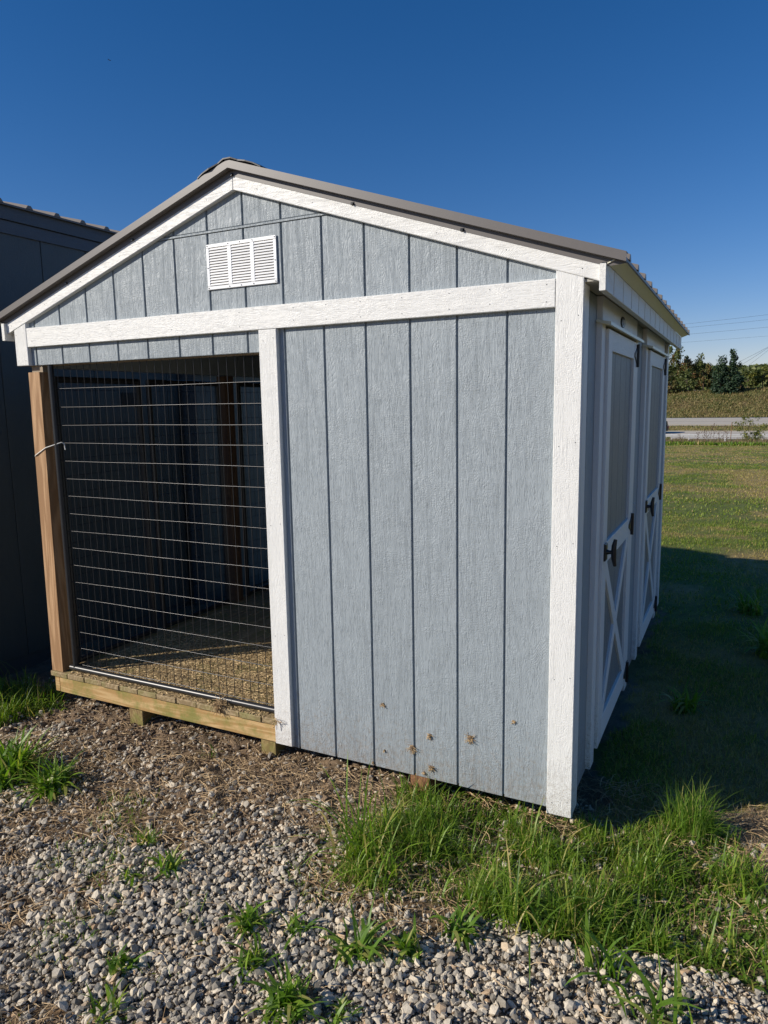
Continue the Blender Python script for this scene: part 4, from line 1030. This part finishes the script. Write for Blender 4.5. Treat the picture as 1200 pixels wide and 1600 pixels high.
leafm = {
 'green': leaf_mat('tree_leaves_green', [(0, (.06, .085, .022)), (.5, (.10, .125, .032)), (1, (.16, .175, .05))], .6, .2),
 'autumn': leaf_mat('tree_leaves_autumn', [(0, (.075, .095, .025)), (.5, (.12, .125, .038)), (.85, (.19, .11, .045)), (1, (.27, .12, .045))], .6, .2),
 'dark': leaf_mat('evergreen_needles', [(0, (.012, .030, .016)), (.6, (.025, .055, .025)), (1, (.05, .09, .035))], .6, .1),
 'light': leaf_mat('sapling_leaves', [(0, (.09, .11, .025)), (.6, (.16, .17, .035)), (1, (.26, .24, .05))], .55, .3)}
m_bark = simple('tree_bark', (.10, .075, .055), .9, 0, .5, 40, .3)
def tree(name, x, y, h, r, kind, lab, cat, group, n=1500, s=.28, trunk=.12, shape='round', seed=0, z=None, low=.12):
    z0 = float(gz_base(np.array([x]), np.array([y]))[0]) if z is None else z
    o = empty(name, (x*M, y*M, z0*M), lab, cat, group)
    rn = random.Random(seed); b = MB(); top = h*.85
    b.tube([(x*M, y*M, (z0-.2)*M), ((x+rn.uniform(-.1, .1)*r)*M, y*M, (z0+top*.5)*M), ((x+rn.uniform(-.15, .15)*r)*M, y*M, (z0+top)*M)], trunk*M, 6, (1, .7, .25))
    for j in range(7):
        t = rn.uniform(.2, .8); a = rn.random()*6.28; L_ = r*.75*(1-t*.5)
        b.tube([(x*M, y*M, (z0+top*t)*M), ((x+math.cos(a)*L_*.5)*M, (y+math.sin(a)*L_*.5)*M, (z0+top*t+L_*.3)*M), ((x+math.cos(a)*L_)*M, (y+math.sin(a)*L_)*M, (z0+top*t+L_*.45)*M)], trunk*.4*M, 4, (1, .7, .3))
    b.build('trunk', m_bark, o)
    V, F = leaf_cloud(x, y, z0+h*low, r, r, h*(1-low)/2, n, s, shape, clumps=26 if shape == 'round' else 60, seed=seed)
    np_mesh('crown', V, F, leafm[kind], parent=o)
    return o
G1 = 'trees and bushes along the top of the bank'
T = [('tree', -10.2, 153, 11.0, 3.5, 'green', 'tall green tree on the bank right behind the shed roof corner', 'tree'),
     ('tree', -8.0, 156, 8.6, 2.5, 'autumn', 'reddish tipped tree just right of the shed roof corner', 'tree'),
     ('bush', -9.4, 150.5, 2.6, 1.6, 'autumn', 'low reddish bush at the foot of the trees by the shed corner', 'bush'),
     ('tree', -5.6, 157, 7.6, 2.7, 'green', 'rounded green tree left of the rusty leaved one', 'tree'),
     ('tree', -3.6, 155, 5.4, 2.2, 'autumn', 'rusty leaved small tree left of the dark evergreens', 'tree'),
     ('bush', -6.5, 151.5, 3.2, 1.7, 'green', 'green bush in front of the rounded tree on the bank', 'bush'),
     ('bush', -1.9, 158, 4.2, 2.0, 'green', 'green bush peeping out just left of the evergreens', 'bush'),
     ('bush', 4.3, 157, 3.6, 2.1, 'green', 'green bush right of the evergreens on the bank', 'bush'),
     ('bush', 6.9, 155, 4.0, 2.2, 'light', 'yellow green bush at the right edge of the bank', 'bush'),
     ('bush', 9.3, 156, 4.2, 2.3, 'green', 'green bush outside the right edge on the bank', 'bush'),
     ('tree', 13, 158, 6.5, 3, 'green', 'green tree further right along the bank', 'tree'),
     ('tree', -15, 156, 8, 3.4, 'green', 'tall green tree on the bank hidden behind the shed', 'tree'),
     ('tree', -20.5, 157, 7.5, 3.4, 'autumn', 'reddish tree on the bank far left behind the shed', 'tree')]
for i, (nm, x, y, h, r, kd, lab, cat) in enumerate(T):
    tree(nm, x, y, h, r, kd, lab, cat, G1, n=int(900*r), s=.24, seed=200+i, low=.05)
tree('evergreen_tree', -.35, 149, 7.4, 2.0, 'dark', 'dark evergreen with the broader crown, left of the pair on the bank', 'evergreen', 'pair of dark evergreens on the bank', n=4200, s=.22, shape='cone', seed=301, low=.0)
tree('evergreen_tree', 1.6, 149.6, 8.5, 2.2, 'dark', 'taller lighter dark evergreen, right of the pair on the bank', 'evergreen', 'pair of dark evergreens on the bank', n=4200, s=.22, shape='cone', seed=302, low=.0)
tree('sapling', 4.4, 79, 3.3, 1.5, 'light', 'thin yellow green sapling in front of the guardrail at the right edge', 'sapling', None, n=1100, s=.09, trunk=.03, seed=401, low=.15)
tree('bush', 4.7, 81, 1.9, 1.0, 'green', 'dark green bush behind the sapling by the guardrail', 'bush', None, n=1300, s=.08, trunk=.03, seed=402, low=.0)
tree('bush', -3.9, 80, 1.1, .9, 'light', 'small pale bush against the shed corner before the guardrail', 'bush', None, n=500, s=.08, trunk=.02, seed=403, low=.0)

# wooded hill far behind
hx = np.linspace(-500, 600, 140); hy = np.linspace(420, 800, 50); HX, HY = np.meshgrid(hx, hy)
ht = (11+9*fbm(HX, HY, .004, 4, 170)+3.0*fbm(HX, HY, .06, 3, 171))*smooth(420, 500, HY)*smooth(800, 700, HY)
HZ = 2.0+ht
idx = np.arange(HX.size).reshape(HX.shape); F = np.stack([idx[:-1, :-1], idx[:-1, 1:], idx[1:, 1:], idx[1:, :-1]], -1).reshape(-1, 4)
kk = smooth(.3, .7, fbm(HX, HY, .08, 3, 173)).ravel()[:, None]
np_mesh('hills', np.stack([HX, HY, HZ], -1).reshape(-1, 3), F, vattr_mat('wooded_hill', bump=1, bscale=.6, dist=1.0), {'Col': np.array([.05, .07, .025])*(1-kk)+np.array([.09, .10, .035])*kk}, True, kind='structure')
n = 9000; x = rng.uniform(-120, 160, n); y = rng.uniform(440, 520, n)
hz_ = 2.0+(11+9*fbm(x, y, .004, 4, 170)+3.0*fbm(x, y, .06, 3, 171))*smooth(420, 500, y)
r_ = np.random.default_rng(9); c0 = np.stack([x, y, hz_+r_.uniform(0, 2, n)], -1); t1 = r_.normal(0, 1, (n, 3)); t1 /= np.linalg.norm(t1, axis=1)[:, None]; t2 = np.cross(t1, r_.normal(0, 1, (n, 3))); t2 /= np.linalg.norm(t2, axis=1)[:, None]
V = np.stack([c0-t1*1.6, c0+t2*1.3, c0+t1*1.6, c0-t2*1.3], 1).reshape(-1, 3)
np_mesh('woodland', V, np.arange(n*4).reshape(n, 4), leafm['green'], kind='stuff', label='distant woodland covering the low hill on the horizon', cat='woodland')

# ------------------------------------------------------------------ utility poles and wires
m_pole = wood_mat('pole_wood', (.24, .13, .08), (.15, .08, .05), 'z', 0, .3)
def pole(x, y, z0, h, lab, r=.17):
    o = empty('utility_pole', (x*M, y*M, z0*M), lab, 'utility pole', 'utility poles carrying the power lines')
    b = MB(); b.tube([(x*M, y*M, (z0-.5)*M), (x*M, y*M, (z0+h)*M)], r*M, 10, (1, .75)); b.build('shaft', m_pole, o)
pz = 3.4
pole(8.0, 160, pz, 8.6, 'brown wooden utility pole at the right edge of the photo', .22)
pole(3.05, 178, 3.6, 3.6, 'slim pale pole standing among bushes right of the evergreens', .08)
m_cable = simple('black_cable', (.03, .03, .032), .6)
def wire(p0, p1, sag, r, lab):
    pts = []
    for k in range(25):
        t = k/24; pts.append(((p0[0]+(p1[0]-p0[0])*t)*M, (p0[1]+(p1[1]-p0[1])*t)*M, (p0[2]+(p1[2]-p0[2])*t-sag*4*t*(1-t))*M))
    b = MB(); b.tube(pts, r, 5, cap=False); b.build('power_line', m_cable, None, label=lab, cat='power line', group='power lines crossing the sky at right')
wire((-70, 110, 12.0), (45, 110, 16.3), 2.2, .5, 'topmost power line, leaving the shed roof corner and rising to the right')
wire((-70, 110.8, 12.0), (45, 110.8, 15.0), 1.9, .5, 'second power line from the top, just under the topmost one')
wire((-70, 111, 11.1), (45, 111, 13.7), 1.7, .5, 'third power line from the top against the sky')
wire((-70, 111, 10.1), (45, 111, 12.0), 1.4, .4, 'lowest of the four long power lines over the evergreens')
wire((8.0, 160, 11.9), (-6, 190, 6.5), .3, 1.0, 'steep cable from the pole top down behind the evergreens')
wire((8.0, 160, 11.8), (-3, 190, 6.2), .3, 1.0, 'second steep cable from the pole, just under the first')
wire((8.0, 160, 11.4), (-1.5, 185, 4.6), .2, .8, 'steepest cable from the pole down to the bushes')
wire((8.0, 160, 8.6), (-6, 180, 6.0), .3, .8, 'low cable reaching the pole near its middle')

# ------------------------------------------------------------------ a bird far off
def bird():
    d = Vector((0, 0, 0)); px, py = -104.0, 102.0; z_ = 65.2
    b = MB(); b.tube([((px-.16)*M, py*M, z_*M), (px*M, py*M, (z_+.02)*M), ((px+.16)*M, py*M, z_*M)], .055*M, 6, (.3, 1, .25))
    for s in (-1, 1):
        V = [((px-.05)*M, py*M, (z_+.02)*M), ((px+.07)*M, py*M, (z_+.02)*M), ((px+.02)*M, (py+s*.32)*M, (z_+.12)*M), ((px-.1)*M, (py+s*.38)*M, (z_+.08)*M), ((px-.05)*M, py*M, (z_+.0)*M), ((px+.07)*M, py*M, z_*M), ((px+.02)*M, (py+s*.32)*M, (z_+.105)*M), ((px-.1)*M, (py+s*.38)*M, (z_+.065)*M)]
        b.add(V, [(0,1,2,3),(4,5,6,7),(0,1,5,4),(1,2,6,5),(2,3,7,6),(3,0,4,7)])
    b.build('bird', m_black, None, label='tiny dark bird flying high in the blue sky at upper left', cat='bird')
bird()
